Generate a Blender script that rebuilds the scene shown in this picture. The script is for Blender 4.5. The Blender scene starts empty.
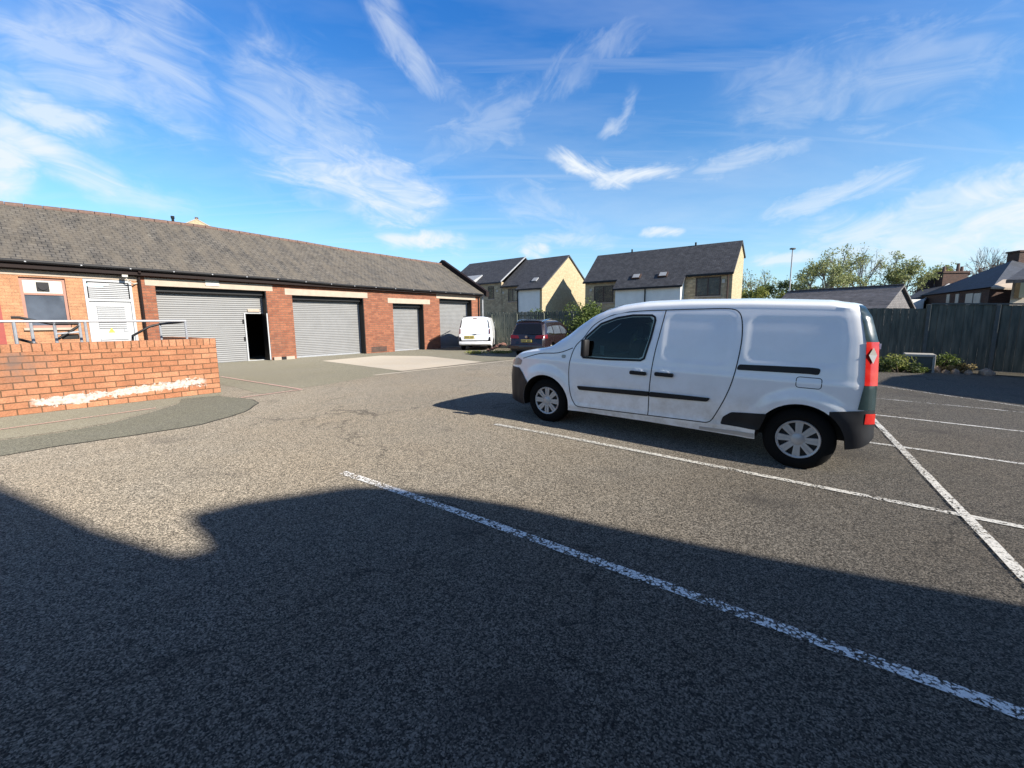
import bpy, bmesh, math, random
from math import sin, cos, tan, pi, radians, sqrt, atan2, exp, log
from mathutils import Vector, Matrix, noise as mn
random.seed(7)
D = bpy.data
sc = bpy.context.scene
COL = sc.collection

# ------------------------------------------------------------------ camera
F_PX, CAM_H = 430.0, 1.5
PITCH, ROLL = math.atan(62/430.0), radians(0.5)
_F = Vector((0, cos(PITCH), -sin(PITCH)))
_R0 = Vector((1, 0, 0)); _U0 = _R0.cross(_F)
_R = _R0*cos(ROLL) - _U0*sin(ROLL); _U = _U0*cos(ROLL) + _R0*sin(ROLL)
cam = D.objects.new('camera', D.cameras.new('camera')); COL.objects.link(cam)
cam.matrix_world = Matrix(((_R.x, _U.x, -_F.x, 0), (_R.y, _U.y, -_F.y, 0), (_R.z, _U.z, -_F.z, CAM_H), (0, 0, 0, 1)))
cam.data.sensor_width = 36; cam.data.lens = F_PX/1024*36
cam.data.clip_start = 0.05; cam.data.clip_end = 3000
sc.camera = cam

def ray(px, py):
    return _F + _R*((px-512)/F_PX) - _U*((py-384)/F_PX)
def at(px, py, Y):                       # survey point: image direction at a real distance
    d = ray(px, py); return d*(Y/d.y) + Vector((0, 0, CAM_H))
def sp(v): return v if v > 30 else math.log1p(exp(v))
def gz(x, y):                            # the car park falls gently to the right
    s = -x*.80 + y*.60
    return -.036*.8*(sp((3.6-s)/.8) - sp((-8-s)/.8))
def ground(px, py):
    d = ray(px, py); z = 0
    for i in range(80):
        p = d*((z-CAM_H)/d.z) + Vector((0, 0, CAM_H)); z = .5*z + .5*gz(p.x, p.y)
    return Vector((p.x, p.y))

def lerp(tab, x):
    if x <= tab[0][0]: return tab[0][1]
    for (a, va), (b, vb) in zip(tab, tab[1:]):
        if x <= b: return va + (vb-va)*(x-a)/(b-a)
    return tab[-1][1]
def smooth(a, b, x):
    t = min(1, max(0, (x-a)/(b-a))); return t*t*(3-2*t)

# ------------------------------------------------------------------ materials
MATS = {}
class N:
    def __init__(s, name):
        m = D.materials.new(name); m.use_nodes = True; s.m = m; s.t = m.node_tree
        s.b = s.t.nodes['Principled BSDF']; s.out = s.t.nodes['Material Output']
        MATS[name] = m
    def n(s, typ, props=None, **ins):
        nd = s.t.nodes.new(typ)
        for k, v in (props or {}).items(): setattr(nd, k, v)
        for k, v in ins.items():
            key = int(k[1:]) if k[0] == 'i' and k[1:].isdigit() else k.replace('_', ' ')
            s.set(nd.inputs[key], v)
        return nd
    def set(s, sock, v):
        if isinstance(v, bpy.types.NodeSocket): s.t.links.new(v, sock)
        elif hasattr(v, 'outputs'): s.t.links.new(v.outputs[0], sock)
        else:
            if sock.type == 'RGBA' and hasattr(v, '__len__') and len(v) == 3: v = (*v, 1)
            sock.default_value = v
    def math(s, op, a, b=0.0, c=0.0, clamp=False):
        nd = s.n('ShaderNodeMath', {'operation': op, 'use_clamp': clamp}); s.set(nd.inputs[0], a); s.set(nd.inputs[1], b)
        if op in ('MULTIPLY_ADD', 'SMOOTH_MIN', 'WRAP'): s.set(nd.inputs[2], c)
        return nd.outputs[0]
    def mix(s, f, a, b, mode='MIX'):
        nd = s.n('ShaderNodeMix', {'data_type': 'RGBA', 'blend_type': mode})
        s.set(nd.inputs[0], f); s.set(nd.inputs[6], a); s.set(nd.inputs[7], b); return nd.outputs[2]
    def ramp(s, f, stops):
        nd = s.n('ShaderNodeValToRGB'); s.set(nd.inputs[0], f); cr = nd.color_ramp
        while len(cr.elements) < len(stops): cr.elements.new(.5)
        for e, (p, c) in zip(cr.elements, stops):
            e.position = p; e.color = (c, c, c, 1) if not hasattr(c, '__len__') else (*c, 1)
        return nd.outputs[0]
    def obj(s): return s.n('ShaderNodeTexCoord').outputs['Object']
    def noise(s, v, scale, detail=4, rough=.55, dist=0):
        return s.n('ShaderNodeTexNoise', None, Vector=v, Scale=scale, Detail=detail, Roughness=rough, Distortion=dist).outputs[0]
    def mapping(s, v, scale=(1, 1, 1), rot=(0, 0, 0), loc=(0, 0, 0)):
        return s.n('ShaderNodeMapping', None, Vector=v, Scale=scale, Rotation=rot, Location=loc).outputs[0]
    def bump(s, h, strength=.5, dist=.01):
        nd = s.n('ShaderNodeBump', None, Strength=strength, Distance=dist, Height=h); s.t.links.new(nd.outputs[0], s.b.inputs['Normal'])
    def base(s, c, rough=.7, metal=0, coat=0, spec=.5):
        s.set(s.b.inputs['Base Color'], c); s.set(s.b.inputs['Roughness'], rough); s.b.inputs['Metallic'].default_value = metal
        s.b.inputs['Coat Weight'].default_value = coat; s.b.inputs['Coat Roughness'].default_value = .05
        s.b.inputs['Specular IOR Level'].default_value = spec
        return s.m

def plain(name, c, rough=.6, metal=0, coat=0, var=.12, scale=6, spec=.5, bump=0):
    n = N(name); o = n.obj(); f = n.noise(o, scale, 5)
    k = n.ramp(f, [(.3, 1-var), (.7, 1+var)])
    n.base(n.mix(1, c, k, 'MULTIPLY'), n.math('MULTIPLY_ADD', f, .2, rough-.1), metal, coat, spec)
    if bump: n.bump(n.noise(o, scale*8, 3), bump, .004)
    return n.m

def facade_vec(n):
    o = n.obj(); s = n.n('ShaderNodeSeparateXYZ', None, Vector=o)
    return n.n('ShaderNodeCombineXYZ', None, X=n.math('ADD', s.outputs[0], s.outputs[1]), Y=s.outputs[2], Z=0.0).outputs[0], o, s

def brick(name, c1, c2, mortar, w, h, mw=.012, stain=.25, soldier=False, bias=0, paint=False, rough=.85):
    n = N(name); v, o, s = facade_vec(n)
    wob = n.noise(o, 2.2, 2)
    v2 = n.n('ShaderNodeVectorMath', {'operation': 'ADD'}, i0=v, i1=n.n('ShaderNodeCombineXYZ', None, X=n.math('MULTIPLY', n.math('SUBTRACT', wob, .5), .02), Y=n.math('MULTIPLY', n.math('SUBTRACT', wob, .5), .02)).outputs[0]).outputs[0]
    bt = n.n('ShaderNodeTexBrick', {'offset': 0.0 if soldier else .5}, Vector=v2, Color1=c1, Color2=c2, Mortar=mortar, Scale=1.0, Mortar_Size=mw, Mortar_Smooth=.15, Bias=bias, Brick_Width=w, Row_Height=h)
    vz = n.n('ShaderNodeTexVoronoi', None, Vector=n.mapping(v2, (1/w, 1/h, 1)), Scale=1.0)
    fine = n.noise(o, 40, 4, .7); big = n.noise(o, .9, 5, .6); mid = n.noise(o, 5, 4, .6)
    col = n.mix(1, bt.outputs[0], n.ramp(fine, [(.3, .72), (.7, 1.22)]), 'MULTIPLY')
    col = n.mix(1, col, n.ramp(mid, [(.3, .82), (.7, 1.12)]), 'MULTIPLY')
    col = n.mix(n.ramp(big, [(.5, 0), (.75, stain)]), col, (.09, .07, .055))
    if paint:   # old white paint marks along the foot of the wall
        w1 = n.noise(n.mapping(o, (1.1, 1, 5)), 2.2, 5, .65); w2 = n.noise(o, 14, 4, .7)
        zc = n.math('MULTIPLY_ADD', s.outputs[0], .045, .30)
        band = n.math('SUBTRACT', 1.0, n.math('DIVIDE', n.math('ABSOLUTE', n.math('SUBTRACT', s.outputs[2], zc)), .12))
        rng = n.math('MULTIPLY', n.ramp(s.outputs[0], [(0, 0), (1, 0)]), 1.0)
        xr = n.n('ShaderNodeMapRange', {'interpolation_type': 'SMOOTHSTEP'}, Value=s.outputs[0], From_Min=-2.86, From_Max=-2.76).outputs[0]
        xr2 = n.n('ShaderNodeMapRange', {'interpolation_type': 'SMOOTHSTEP'}, Value=s.outputs[0], From_Min=-.22, From_Max=-.36).outputs[0]
        f = n.math('ADD', n.math('MULTIPLY', band, .34), n.math('MULTIPLY_ADD', w1, .9, n.math('MULTIPLY', w2, .75)))
        f = n.ramp(f, [(.955, 0), (.99, 1)])
        f = n.math('MULTIPLY', n.math('MULTIPLY', f, xr), n.math('MULTIPLY', xr2, n.ramp(band, [(0, 0), (.12, 1)])))
        f = n.math('MULTIPLY', f, n.ramp(n.noise(o, 16, 4, .7), [(.36, .35), (.5, 1)]))
        col = n.mix(n.math('MULTIPLY', f, .85), col, (.46, .44, .405))
        # grey soot smudge high on the left
        dk = n.n('ShaderNodeVectorMath', {'operation': 'DISTANCE'}, i0=n.mapping(o, (.75, 0, 1)), i1=(-2.22, 0, .88))
        sm = n.math('MULTIPLY', n.ramp(dk.outputs[1], [(.05, 1), (.42, 0)]), n.ramp(mid, [(.38, 0), (.6, .85)]))
        col = n.mix(sm, col, (.13, .095, .08))
    n.base(col, rough, spec=.25)
    h = n.math('ADD', n.math('MULTIPLY', bt.outputs[1], -1.0), n.math('MULTIPLY', fine, .35))
    n.bump(h, .7, .008)
    return n.m

def asphalt(name, dark, light, warm, bumpd=.005, moss=0, grain=1.0, cracks=True, bays=False):
    n = N(name); g = n.n('ShaderNodeNewGeometry').outputs['Position']
    v1 = n.n('ShaderNodeTexVoronoi', None, Vector=g, Scale=150.0)
    v2 = n.n('ShaderNodeTexVoronoi', None, Vector=g, Scale=78.0)
    r1 = n.n('ShaderNodeSeparateColor', None, Color=v1.outputs[1]).outputs[0]
    r2 = n.n('ShaderNodeSeparateColor', None, Color=v2.outputs[1]).outputs[0]
    st = n.math('ADD', n.math('MULTIPLY', n.math('POWER', r1, 2.4), 1.0), n.math('MULTIPLY', n.math('POWER', r2, 3.0), .38))
    mid = n.noise(g, 9, 5, .7); big = n.noise(g, .55, 6, .6); bigg = n.noise(g, .13, 3, .5)
    st = n.math('MULTIPLY', st, n.ramp(mid, [(.3, .9), (.7, 1.08)]))
    col = n.mix(n.math('MULTIPLY', st, grain), dark, light)
    col = n.mix(n.ramp(big, [(.38, 0), (.66, .5)]), col, n.mix(1, col, warm, 'MULTIPLY'))
    col = n.mix(1, col, n.ramp(bigg, [(.3, .86), (.7, 1.14)]), 'MULTIPLY')
    streak = n.noise(n.mapping(g, (1, 1, 1), (0, 0, radians(39))), .8, 4, .6)
    pv = n.n('ShaderNodeVectorMath', {'operation': 'ADD'}, i0=g, i1=n.mapping(n.n('ShaderNodeTexNoise', None, Vector=g, Scale=1.4, Detail=5.0).outputs[1], (1.6, 1.6, 0))).outputs[0]
    ed = n.n('ShaderNodeTexVoronoi', {'feature': 'DISTANCE_TO_EDGE'}, Vector=pv, Scale=.2)
    ck = n.math('MULTIPLY', n.ramp(ed.outputs[0], [(0.0, 1), (.0045, 0)]), n.ramp(n.noise(g, .5, 3), [(.43, 0), (.50, 1)]))
    if cracks: col = n.mix(n.math('MULTIPLY', ck, .6), col, (.018, .017, .016))
    if moss:
        mm = n.ramp(n.noise(g, 1.6, 5, .65), [(.35, 0), (.62, moss)]); col = n.mix(mm, col, (.145, .133, .098))
    sx_ = n.n('ShaderNodeSeparateXYZ', None, Vector=g)
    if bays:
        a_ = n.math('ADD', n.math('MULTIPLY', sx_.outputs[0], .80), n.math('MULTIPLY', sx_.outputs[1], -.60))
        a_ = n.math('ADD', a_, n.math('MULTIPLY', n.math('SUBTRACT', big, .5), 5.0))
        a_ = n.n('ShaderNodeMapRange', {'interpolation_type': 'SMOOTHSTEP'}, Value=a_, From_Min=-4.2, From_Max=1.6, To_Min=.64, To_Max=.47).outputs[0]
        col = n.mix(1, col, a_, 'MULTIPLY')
        stn = n.n('ShaderNodeTexNoise', None, Vector=n.mapping(g, (1, 1, 1), (0, 0, 0), (4, 2, 0)), Scale=.9, Detail=4.0, Roughness=.6).outputs[0]
        col = n.mix(n.ramp(stn, [(.60, 0), (.72, .5)]), col, (.045, .04, .036))
        grit = n.n('ShaderNodeTexVoronoi', None, Vector=g, Scale=7.0)
        col = n.mix(n.math('MULTIPLY', n.ramp(grit.outputs[0], [(.0, 1), (.045, 0)]), .7), col, (.42, .36, .26))
    n.base(col, .9, spec=.2); n.b.inputs['Diffuse Roughness'].default_value = 1.0
    hh = n.math('ADD', n.math('MULTIPLY', v1.outputs[0], -.6), n.math('MULTIPLY', v2.outputs[0], -.8))
    n.bump(hh, .45, bumpd)
    return n.m

def paintline(name, c, wear):
    n = N(name); g = n.n('ShaderNodeNewGeometry').outputs['Position']
    a = n.noise(g, 26, 5, .75); b = n.noise(g, 3.0, 4, .6)
    v = n.n('ShaderNodeTexVoronoi', {'feature': 'DISTANCE_TO_EDGE'}, Vector=g, Scale=38.0).outputs[0]
    f = n.math('ADD', n.math('MULTIPLY', a, .8), n.math('ADD', n.math('MULTIPLY', b, .3), n.math('MULTIPLY', v, .5)))
    msk = n.ramp(f, [(wear-.035, 0), (wear+.035, 1)])
    n.base(n.mix(1, c, n.ramp(n.noise(g, 60, 3), [(.3, .75), (.7, 1.1)]), 'MULTIPLY'), .6, spec=.3)
    n.bump(a, .4, .004)
    tr = n.n('ShaderNodeBsdfTransparent'); mx = n.n('ShaderNodeMixShader')
    n.set(mx.inputs[0], msk); n.set(mx.inputs[1], tr.outputs[0]); n.set(mx.inputs[2], n.b.outputs[0]); n.set(n.out.inputs[0], mx.outputs[0])
    return n.m

def slate(name, c1, c2, w=.28, h=.17, lich=0, lc=(.2, .17, .12)):
    n = N(name); o = n.obj(); s = n.n('ShaderNodeSeparateXYZ', None, Vector=o)
    v = n.n('ShaderNodeCombineXYZ', None, X=s.outputs[0] if name.startswith('old') else s.outputs[1], Y=n.math('MULTIPLY', s.outputs[2], 1.7), Z=0.0).outputs[0]
    bt = n.n('ShaderNodeTexBrick', {'offset': .5}, Vector=v, Color1=c1, Color2=c2, Mortar=(.022, .021, .02), Scale=1.0, Mortar_Size=.013, Mortar_Smooth=.3, Bias=0.0, Brick_Width=w, Row_Height=h)
    a = n.noise(o, 3, 5, .65); b = n.noise(n.mapping(v, (2.4, .5, 1), (0, 0, .5)), 1.1, 5, .65)
    col = n.mix(1, bt.outputs[0], n.ramp(a, [(.3, .65), (.7, 1.35)]), 'MULTIPLY')
    if lich:
        col = n.mix(n.ramp(b, [(.4, 0), (.62, lich)]), col, lc)
        col = n.mix(n.ramp(n.noise(v, 7, 4, .7), [(.6, 0), (.75, .55)]), col, (.3, .28, .22))
    n.base(col, .7, spec=.4)
    n.bump(n.math('ADD', n.math('MULTIPLY', bt.outputs[1], -1.0), n.math('MULTIPLY', a, .6)), .6, .012)
    return n.m

def glassmat(name, tint, fac=1.0, rough=.01):
    n = N(name); fr = n.n('ShaderNodeFresnel', None, IOR=1.45); tr = n.n('ShaderNodeBsdfTransparent', None, Color=tint)
    gl = n.n('ShaderNodeBsdfGlossy', None, Color=(1, 1, 1), Roughness=rough); mx = n.n('ShaderNodeMixShader')
    n.set(mx.inputs[0], n.math('MULTIPLY', fr.outputs[0], fac)); n.set(mx.inputs[1], tr.outputs[0]); n.set(mx.inputs[2], gl.outputs[0]); n.set(n.out.inputs[0], mx.outputs[0])
    return n.m

def leafmat(name, c1, c2, tr=.4):
    n = N(name); oi = n.n('ShaderNodeNewGeometry').outputs['Random Per Island']
    col = n.ramp(oi, [(0, c1), (.6, [(x+y)/2 for x, y in zip(c1, c2)]), (1, c2)])
    n.base(col, .6, spec=.3)
    tl = n.n('ShaderNodeBsdfTranslucent'); n.set(tl.inputs[0], col); mx = n.n('ShaderNodeMixShader')
    mx.inputs[0].default_value = tr; n.set(mx.inputs[1], n.b.outputs[0]); n.set(mx.inputs[2], tl.outputs[0]); n.set(n.out.inputs[0], mx.outputs[0])
    return n.m

M = MATS
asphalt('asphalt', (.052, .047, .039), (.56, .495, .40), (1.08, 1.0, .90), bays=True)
asphalt('asphalt_patch', (.05, .049, .040), (.185, .178, .142), (1.0, 1.0, .9), .004, 0, .8, False)
asphalt('mossy_asphalt', (.08, .074, .058), (.275, .255, .20), (1.0, 1.0, .90), .004, .28, .8, False)
asphalt('concrete_pad', (.27, .24, .20), (.43, .385, .325), (1.05, 1.0, .92), .003, 0, .5, False)
asphalt('dirt', (.05, .042, .028), (.17, .14, .095), (1.1, 1.0, .8), .02, .5, .9, False)
asphalt('crack_tar', (.012, .012, .012), (.05, .05, .05), (1, 1, 1), .004, 0, .5, False)
paintline('paint_white', (.56, .54, .49), .575)
paintline('paint_white_worn', (.86, .83, .77), .615)
paintline('paint_faint', (.6, .59, .55), .64)
paintline('paint_red', (.70, .44, .36), .50)
brick('brick_orange', (.40, .185, .10), (.31, .13, .065), (.12, .065, .035), .285, .111, .009, .2, paint=True)
brick('brick_cap', (.41, .19, .105), (.32, .14, .07), (.12, .065, .035), .118, 2.0, .009, .2, soldier=True)
brick('brick_red', (.30, .115, .062), (.20, .072, .042), (.17, .10, .07), .26, .095, .010, .25)
brick('brick_pale', (.42, .215, .115), (.37, .18, .095), (.31, .17, .10), .26, .095, .006, .12)
brick('stone_buff', (.52, .415, .27), (.34, .265, .17), (.31, .26, .19), .34, .13, .008, .3)
brick('stone_cream', (.44, .37, .235), (.38, .31, .19), (.32, .27, .18), .34, .13, .006, .05)
brick('brick_dark', (.105, .055, .042), (.07, .042, .034), (.08, .065, .055), .26, .09, .01, .3)
slate('old_slate', (.118, .105, .088), (.078, .071, .062), .21, .155, .7, (.14, .118, .09))
slate('slate_dark', (.062, .063, .070), (.042, .043, .05), .3, .2)
slate('slate_grey', (.17, .16, .165), (.13, .125, .13), .3, .2, .3, (.15, .14, .13))
slate('slate_blue', (.038, .045, .065), (.024, .03, .042), .3, .2)
plain('render_white', (.72, .72, .68), .85, var=.06, scale=2)
plain('render_beige', (.5, .43, .34), .85, var=.08, scale=2)
plain('lintel_stone', (.37, .30, .235), .85, var=.1, scale=5, bump=.3)
plain('fascia_brown', (.014, .008, .007), .7, spec=.2)
plain('black_metal', (.008, .008, .009), .5, spec=.3)
plain('frame_brown', (.055, .03, .022), .5)
plain('frame_pink', (.30, .15, .11), .6)
plain('white_board', (.44, .42, .37), .5, var=.03)
plain('louvre_white', (.37, .375, .38), .45, var=.04)
plain('shutter_grey', (.19, .19, .189), .5, .0, var=.06, scale=3, spec=.5)
plain('galvanised', (.34, .35, .37), .45, .4, var=.1, scale=20)
plain('concrete', (.36, .34, .30), .9, var=.15, scale=8, bump=.4)
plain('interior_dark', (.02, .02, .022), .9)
plain('terracotta', (.125, .075, .058), .8, var=.3, scale=12)
plain('yellow_sign', (.8, .72, .05), .5, var=.02)
plain('red_door', (.24, .035, .025), .5)
plain('lead_grey', (.30, .31, .325), .6)
plain('bark', (.095, .075, .055), .9, var=.3, scale=10)
plain('twig', (.21, .175, .14), .9, var=.2, scale=6)
plain('rubber', (.008, .008, .008), .9, spec=.15)
plain('trim_black', (.009, .009, .011), .55, var=.1, spec=.3)
plain('bumper_black', (.012, .013, .017), .5, var=.15, scale=5, spec=.35)
plain('teal_plastic', (.022, .038, .042), .14, spec=.6)
plain('hubcap', (.42, .42, .42), .4, .25, var=.08, scale=14)
plain('wheel_dark', (.01, .01, .01), .7)
plain('paper', (.75, .78, .74), .6, var=.03)
plain('seat_fabric', (.035, .037, .045), .9)
plain('window_black', (.008, .009, .012), .04, spec=.6, var=0)
plain('pane_pale', (.075, .09, .115), .05, spec=.7, var=.3, scale=1.5)
plain('pane_curtain', (.45, .36, .26), .12, spec=.6, var=.25, scale=3)
plain('plate_yellow', (.50, .40, .10), .4, var=.02)
plain('plate_ink', (.02, .02, .02), .5)
plain('chrome', (.75, .76, .78), .15, 1)
plain('paint_plum', (.014, .008, .011), .28, 0, .5, var=.05)
plain('rubble_stone', (.34, .26, .19), .9, var=.3, scale=9, bump=.5)
plain('rubble_brick', (.20, .10, .075), .9, var=.3, scale=9, bump=.5)
m = N('car_white'); o = m.obj(); s_ = m.n('ShaderNodeSeparateXYZ', None, Vector=o)
gr = m.math('MULTIPLY', m.ramp(m.noise(o, 3.5, 6, .7), [(.4, 0), (.75, 1)]), m.n('ShaderNodeMapRange', None, Value=s_.outputs[2], From_Min=.85, From_Max=.25, To_Min=.10, To_Max=.85).outputs[0])
m.base(m.mix(gr, (.86, .87, .88), (.40, .35, .28)), .25, coat=.8)
m = N('lens_red'); m.base(m.mix(m.ramp(m.noise(m.obj(), 9, 2), [(.4, 0), (.7, .5)]), (.42, .012, .010), (.52, .05, .03)), .15, spec=.7)
plain('lens_dark_red', (.13, .008, .01), .2, var=.1)
m = N('lens_clear'); m.base((.26, .25, .235), .1, spec=.7)
glassmat('glass_tint', (.60, .68, .66), .55)
glassmat('glass_clear', (.82, .9, .88), 1.0)
n = N('fence_wood'); v, o, s_ = facade_vec(n)
n.base(n.mix(n.ramp(n.noise(n.mapping(v, (6, .8, 1)), 1.6, 4), [(.3, 0), (.7, 1)]), (.045, .058, .050), (.135, .14, .11)), .85)
plain('post_concrete', (.085, .095, .09), .9, var=.15, scale=8)
leafmat('leaf_green', (.05, .085, .015), (.17, .20, .045)); leafmat('leaf_dark', (.035, .06, .02), (.10, .13, .04))
leafmat('leaf_yellow', (.15, .18, .04), (.30, .31, .09)); leafmat('leaf_russet', (.12, .05, .03), (.24, .12, .07)); leafmat('leaf_spring', (.17, .20, .07), (.36, .38, .18))
leafmat('leaf_ivy', (.035, .065, .014), (.16, .20, .05))
leafmat('leaf_dry', (.16, .12, .05), (.30, .24, .11))

# ------------------------------------------------------------------ helpers
def tag(o, label=None, cat=None, group=None, kind=None):
    if label: o['label'] = label
    if cat: o['category'] = cat
    if group: o['group'] = group
    if kind: o['kind'] = kind
    return o
def empty(name, loc=(0, 0, 0), rz=0, label=None, cat=None, group=None):
    o = D.objects.new(name, None); COL.objects.link(o); o.location = loc; o.rotation_euler = (0, 0, rz)
    o.empty_display_size = .2
    return tag(o, label, cat, group)
def link(name, me, mat=None, parent=None):
    if mat is not None:
        for k in (mat if isinstance(mat, (list, tuple)) else [mat]): me.materials.append(M[k])
    o = D.objects.new(name, me); COL.objects.link(o)
    if parent: o.parent = parent
    return o
def obj(name, bm, mat=None, parent=None, smooth_=None):
    bmesh.ops.recalc_face_normals(bm, faces=bm.faces)
    me = D.meshes.new(name); bm.to_mesh(me); bm.free()
    if smooth_:
        me.shade_smooth(); me.set_sharp_from_angle(angle=radians(smooth_))
    return link(name, me, mat, parent)
def B(): return bmesh.new()
def box(bm, x0, x1, y0, y1, z0, z1, mi=0, bev=0):
    vs = [bm.verts.new((x, y, z)) for z in (z0, z1) for (x, y) in ((x0, y0), (x1, y0), (x1, y1), (x0, y1))]
    fs = [bm.faces.new([vs[i] for i in f]) for f in ((3, 2, 1, 0), (4, 5, 6, 7), (0, 1, 5, 4), (1, 2, 6, 5), (2, 3, 7, 6), (3, 0, 4, 7))]
    for f in fs: f.material_index = mi
    if bev:
        bmesh.ops.bevel(bm, geom=list({e for f in fs for e in f.edges}), offset=bev, segments=2, affect='EDGES', profile=.5)
    return bm
def hull8(bm, lo, hi, mi=0):             # lo / hi: four points each, same order
    vs = [bm.verts.new(p) for p in list(lo)+list(hi)]
    for f in ((3, 2, 1, 0), (4, 5, 6, 7), (0, 1, 5, 4), (1, 2, 6, 5), (2, 3, 7, 6), (3, 0, 4, 7)):
        bm.faces.new([vs[i] for i in f]).material_index = mi
def prism(bm, poly, a, b, axis='y', mi=0):
    f3 = {'y': lambda p, t: (p[0], t, p[1]), 'x': lambda p, t: (t, p[0], p[1]), 'z': lambda p, t: (p[0], p[1], t)}[axis]
    A = [bm.verts.new(f3(p, a)) for p in poly]; Bv = [bm.verts.new(f3(p, b)) for p in poly]
    fs = [bm.faces.new(A), bm.faces.new(Bv[::-1])]
    for i in range(len(poly)):
        j = (i+1) % len(poly); fs.append(bm.faces.new((A[j], A[i], Bv[i], Bv[j])))
    for f in fs: f.material_index = mi
    return bm
def tube(bm, pts, r, seg=8, cap=True, r2=None):
    pts = [Vector(p) for p in pts]; rings = []
    for i, p in enumerate(pts):
        d = (pts[min(i+1, len(pts)-1)] - pts[max(i-1, 0)]).normalized()
        a = d.orthogonal().normalized() if i == 0 else (a - d*a.dot(d)).normalized()
        b = d.cross(a); rr = r if r2 is None else r + (r2-r)*i/(len(pts)-1)
        rings.append([bm.verts.new(p + a*(rr*cos(2*pi*k/seg)) + b*(rr*sin(2*pi*k/seg))) for k in range(seg)])
    for A, C in zip(rings, rings[1:]):
        for k in range(seg): bm.faces.new((A[k], A[(k+1) % seg], C[(k+1) % seg], C[k]))
    if cap: bm.faces.new(rings[0][::-1]); bm.faces.new(rings[-1])
def lathe(bm, prof, seg=36, axis='y', c=(0, 0, 0), mi=0):   # prof: (r, h) pairs
    rings = []
    for r, h in prof:
        if r < 1e-6: rings.append([bm.verts.new((c[0], c[1]+h, c[2]) if axis == 'y' else (c[0], c[1], c[2]+h))]); continue
        rings.append([bm.verts.new((c[0]+r*cos(2*pi*k/seg), c[1]+h, c[2]+r*sin(2*pi*k/seg)) if axis == 'y' else
                                   (c[0]+r*cos(2*pi*k/seg), c[1]+r*sin(2*pi*k/seg), c[2]+h)) for k in range(seg)])
    for A, C in zip(rings, rings[1:]):
        for k in range(seg):
            q = [A[k % len(A)], A[(k+1) % len(A)], C[(k+1) % len(C)], C[k % len(C)]]
            q = list(dict.fromkeys(q))
            if len(q) > 2: bm.faces.new(q).material_index = mi
def structure(o, cat=None): o['kind'] = 'structure'; return o
def copy_tree(o, parent=None):
    c = o.copy(); COL.objects.link(c); c.parent = parent
    for ch in [k for k in D.objects if k.parent == o]: copy_tree(ch, c)
    return c
def catmull(pts, n=6, closed=True):
    out = []; L = len(pts)
    rng = range(L) if closed else range(L-1)
    for i in rng:
        g = (lambda k: pts[k % L]) if closed else (lambda k: pts[max(0, min(L-1, k))])
        p0, p1, p2, p3 = g(i-1), g(i), g(i+1), g(i+2)
        for k in range(n):
            t = k/n
            out.append(tuple(.5*((2*b)+(c-a)*t+(2*a-5*b+4*c-d)*t*t+(3*b-a-3*c+d)*t**3) for a, b, c, d in zip(p0, p1, p2, p3)))
    if not closed: out.append(tuple(pts[-1]))
    return out
def rounded(pts, r, n=5):
    out = []; L = len(pts)
    for i in range(L):
        p = Vector(pts[i]); a = (Vector(pts[i-1])-p); b = (Vector(pts[(i+1) % L])-p)
        ra = min(r, a.length*.45); rb = min(r, b.length*.45); A = p+a.normalized()*ra; C = p+b.normalized()*rb
        for k in range(n+1):
            t = k/n; q = A*(1-t)**2 + p*2*t*(1-t) + C*t*t; out.append((q.x, q.y))
    return out

# ------------------------------------------------------------------ ground
def axis_vals():
    v = []; x = -30.0
    while x <= 40: v.append(x); x += .5
    e = [45, 52, 62, 80, 110, 160, 240, 400, 700, 1500]
    return [-k+10 for k in e[::-1]] + v + e
XS = axis_vals(); YS = [y for y in axis_vals()]
bm = B(); gv = {}
for i, x in enumerate(XS):
    for j, y in enumerate(YS): gv[i, j] = bm.verts.new((x, y, gz(x, y)))
for i in range(len(XS)-1):
    for j in range(len(YS)-1): bm.faces.new((gv[i, j], gv[i+1, j], gv[i+1, j+1], gv[i, j+1]))
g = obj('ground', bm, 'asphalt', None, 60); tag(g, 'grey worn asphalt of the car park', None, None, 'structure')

def sheet(name, pts, lift, mat, parent=None, jit=0, step=.5):
    P = []
    L = len(pts)
    for i in range(L):
        a, b = Vector(pts[i]), Vector(pts[(i+1) % L]); k = max(1, int((b-a).length/.12)) if jit else 1
        for q in range(k):
            p = a.lerp(b, q/k)
            if jit: nz = mn.noise_vector((p.x*2.1, p.y*2.1, 3)) + .5*mn.noise_vector((p.x*7, p.y*7, 5)); p = p + Vector((nz.x, nz.y))*jit
            P.append(p)
    bm = B(); bm.faces.new([bm.verts.new((p.x, p.y, 0)) for p in P]); bmesh.ops.triangulate(bm, faces=bm.faces)
    x0, x1 = min(p.x for p in P), max(p.x for p in P); y0, y1 = min(p.y for p in P), max(p.y for p in P)
    for ax, a, b in ((0, x0, x1), (1, y0, y1)):
        t = math.ceil(a/step)*step
        while t < b:
            co = [0, 0, 0]; co[ax] = t; no = [0, 0, 0]; no[ax] = 1
            bmesh.ops.bisect_plane(bm, geom=bm.verts[:]+bm.edges[:]+bm.faces[:], plane_co=co, plane_no=no); t += step
    for v in bm.verts: v.co.z = gz(v.co.x, v.co.y) + lift
    for f in bm.faces:
        if f.normal.z < 0: f.normal_flip()
    me = D.meshes.new(name); bm.to_mesh(me); bm.free()
    return structure(link(name, me, mat, parent))
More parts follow.
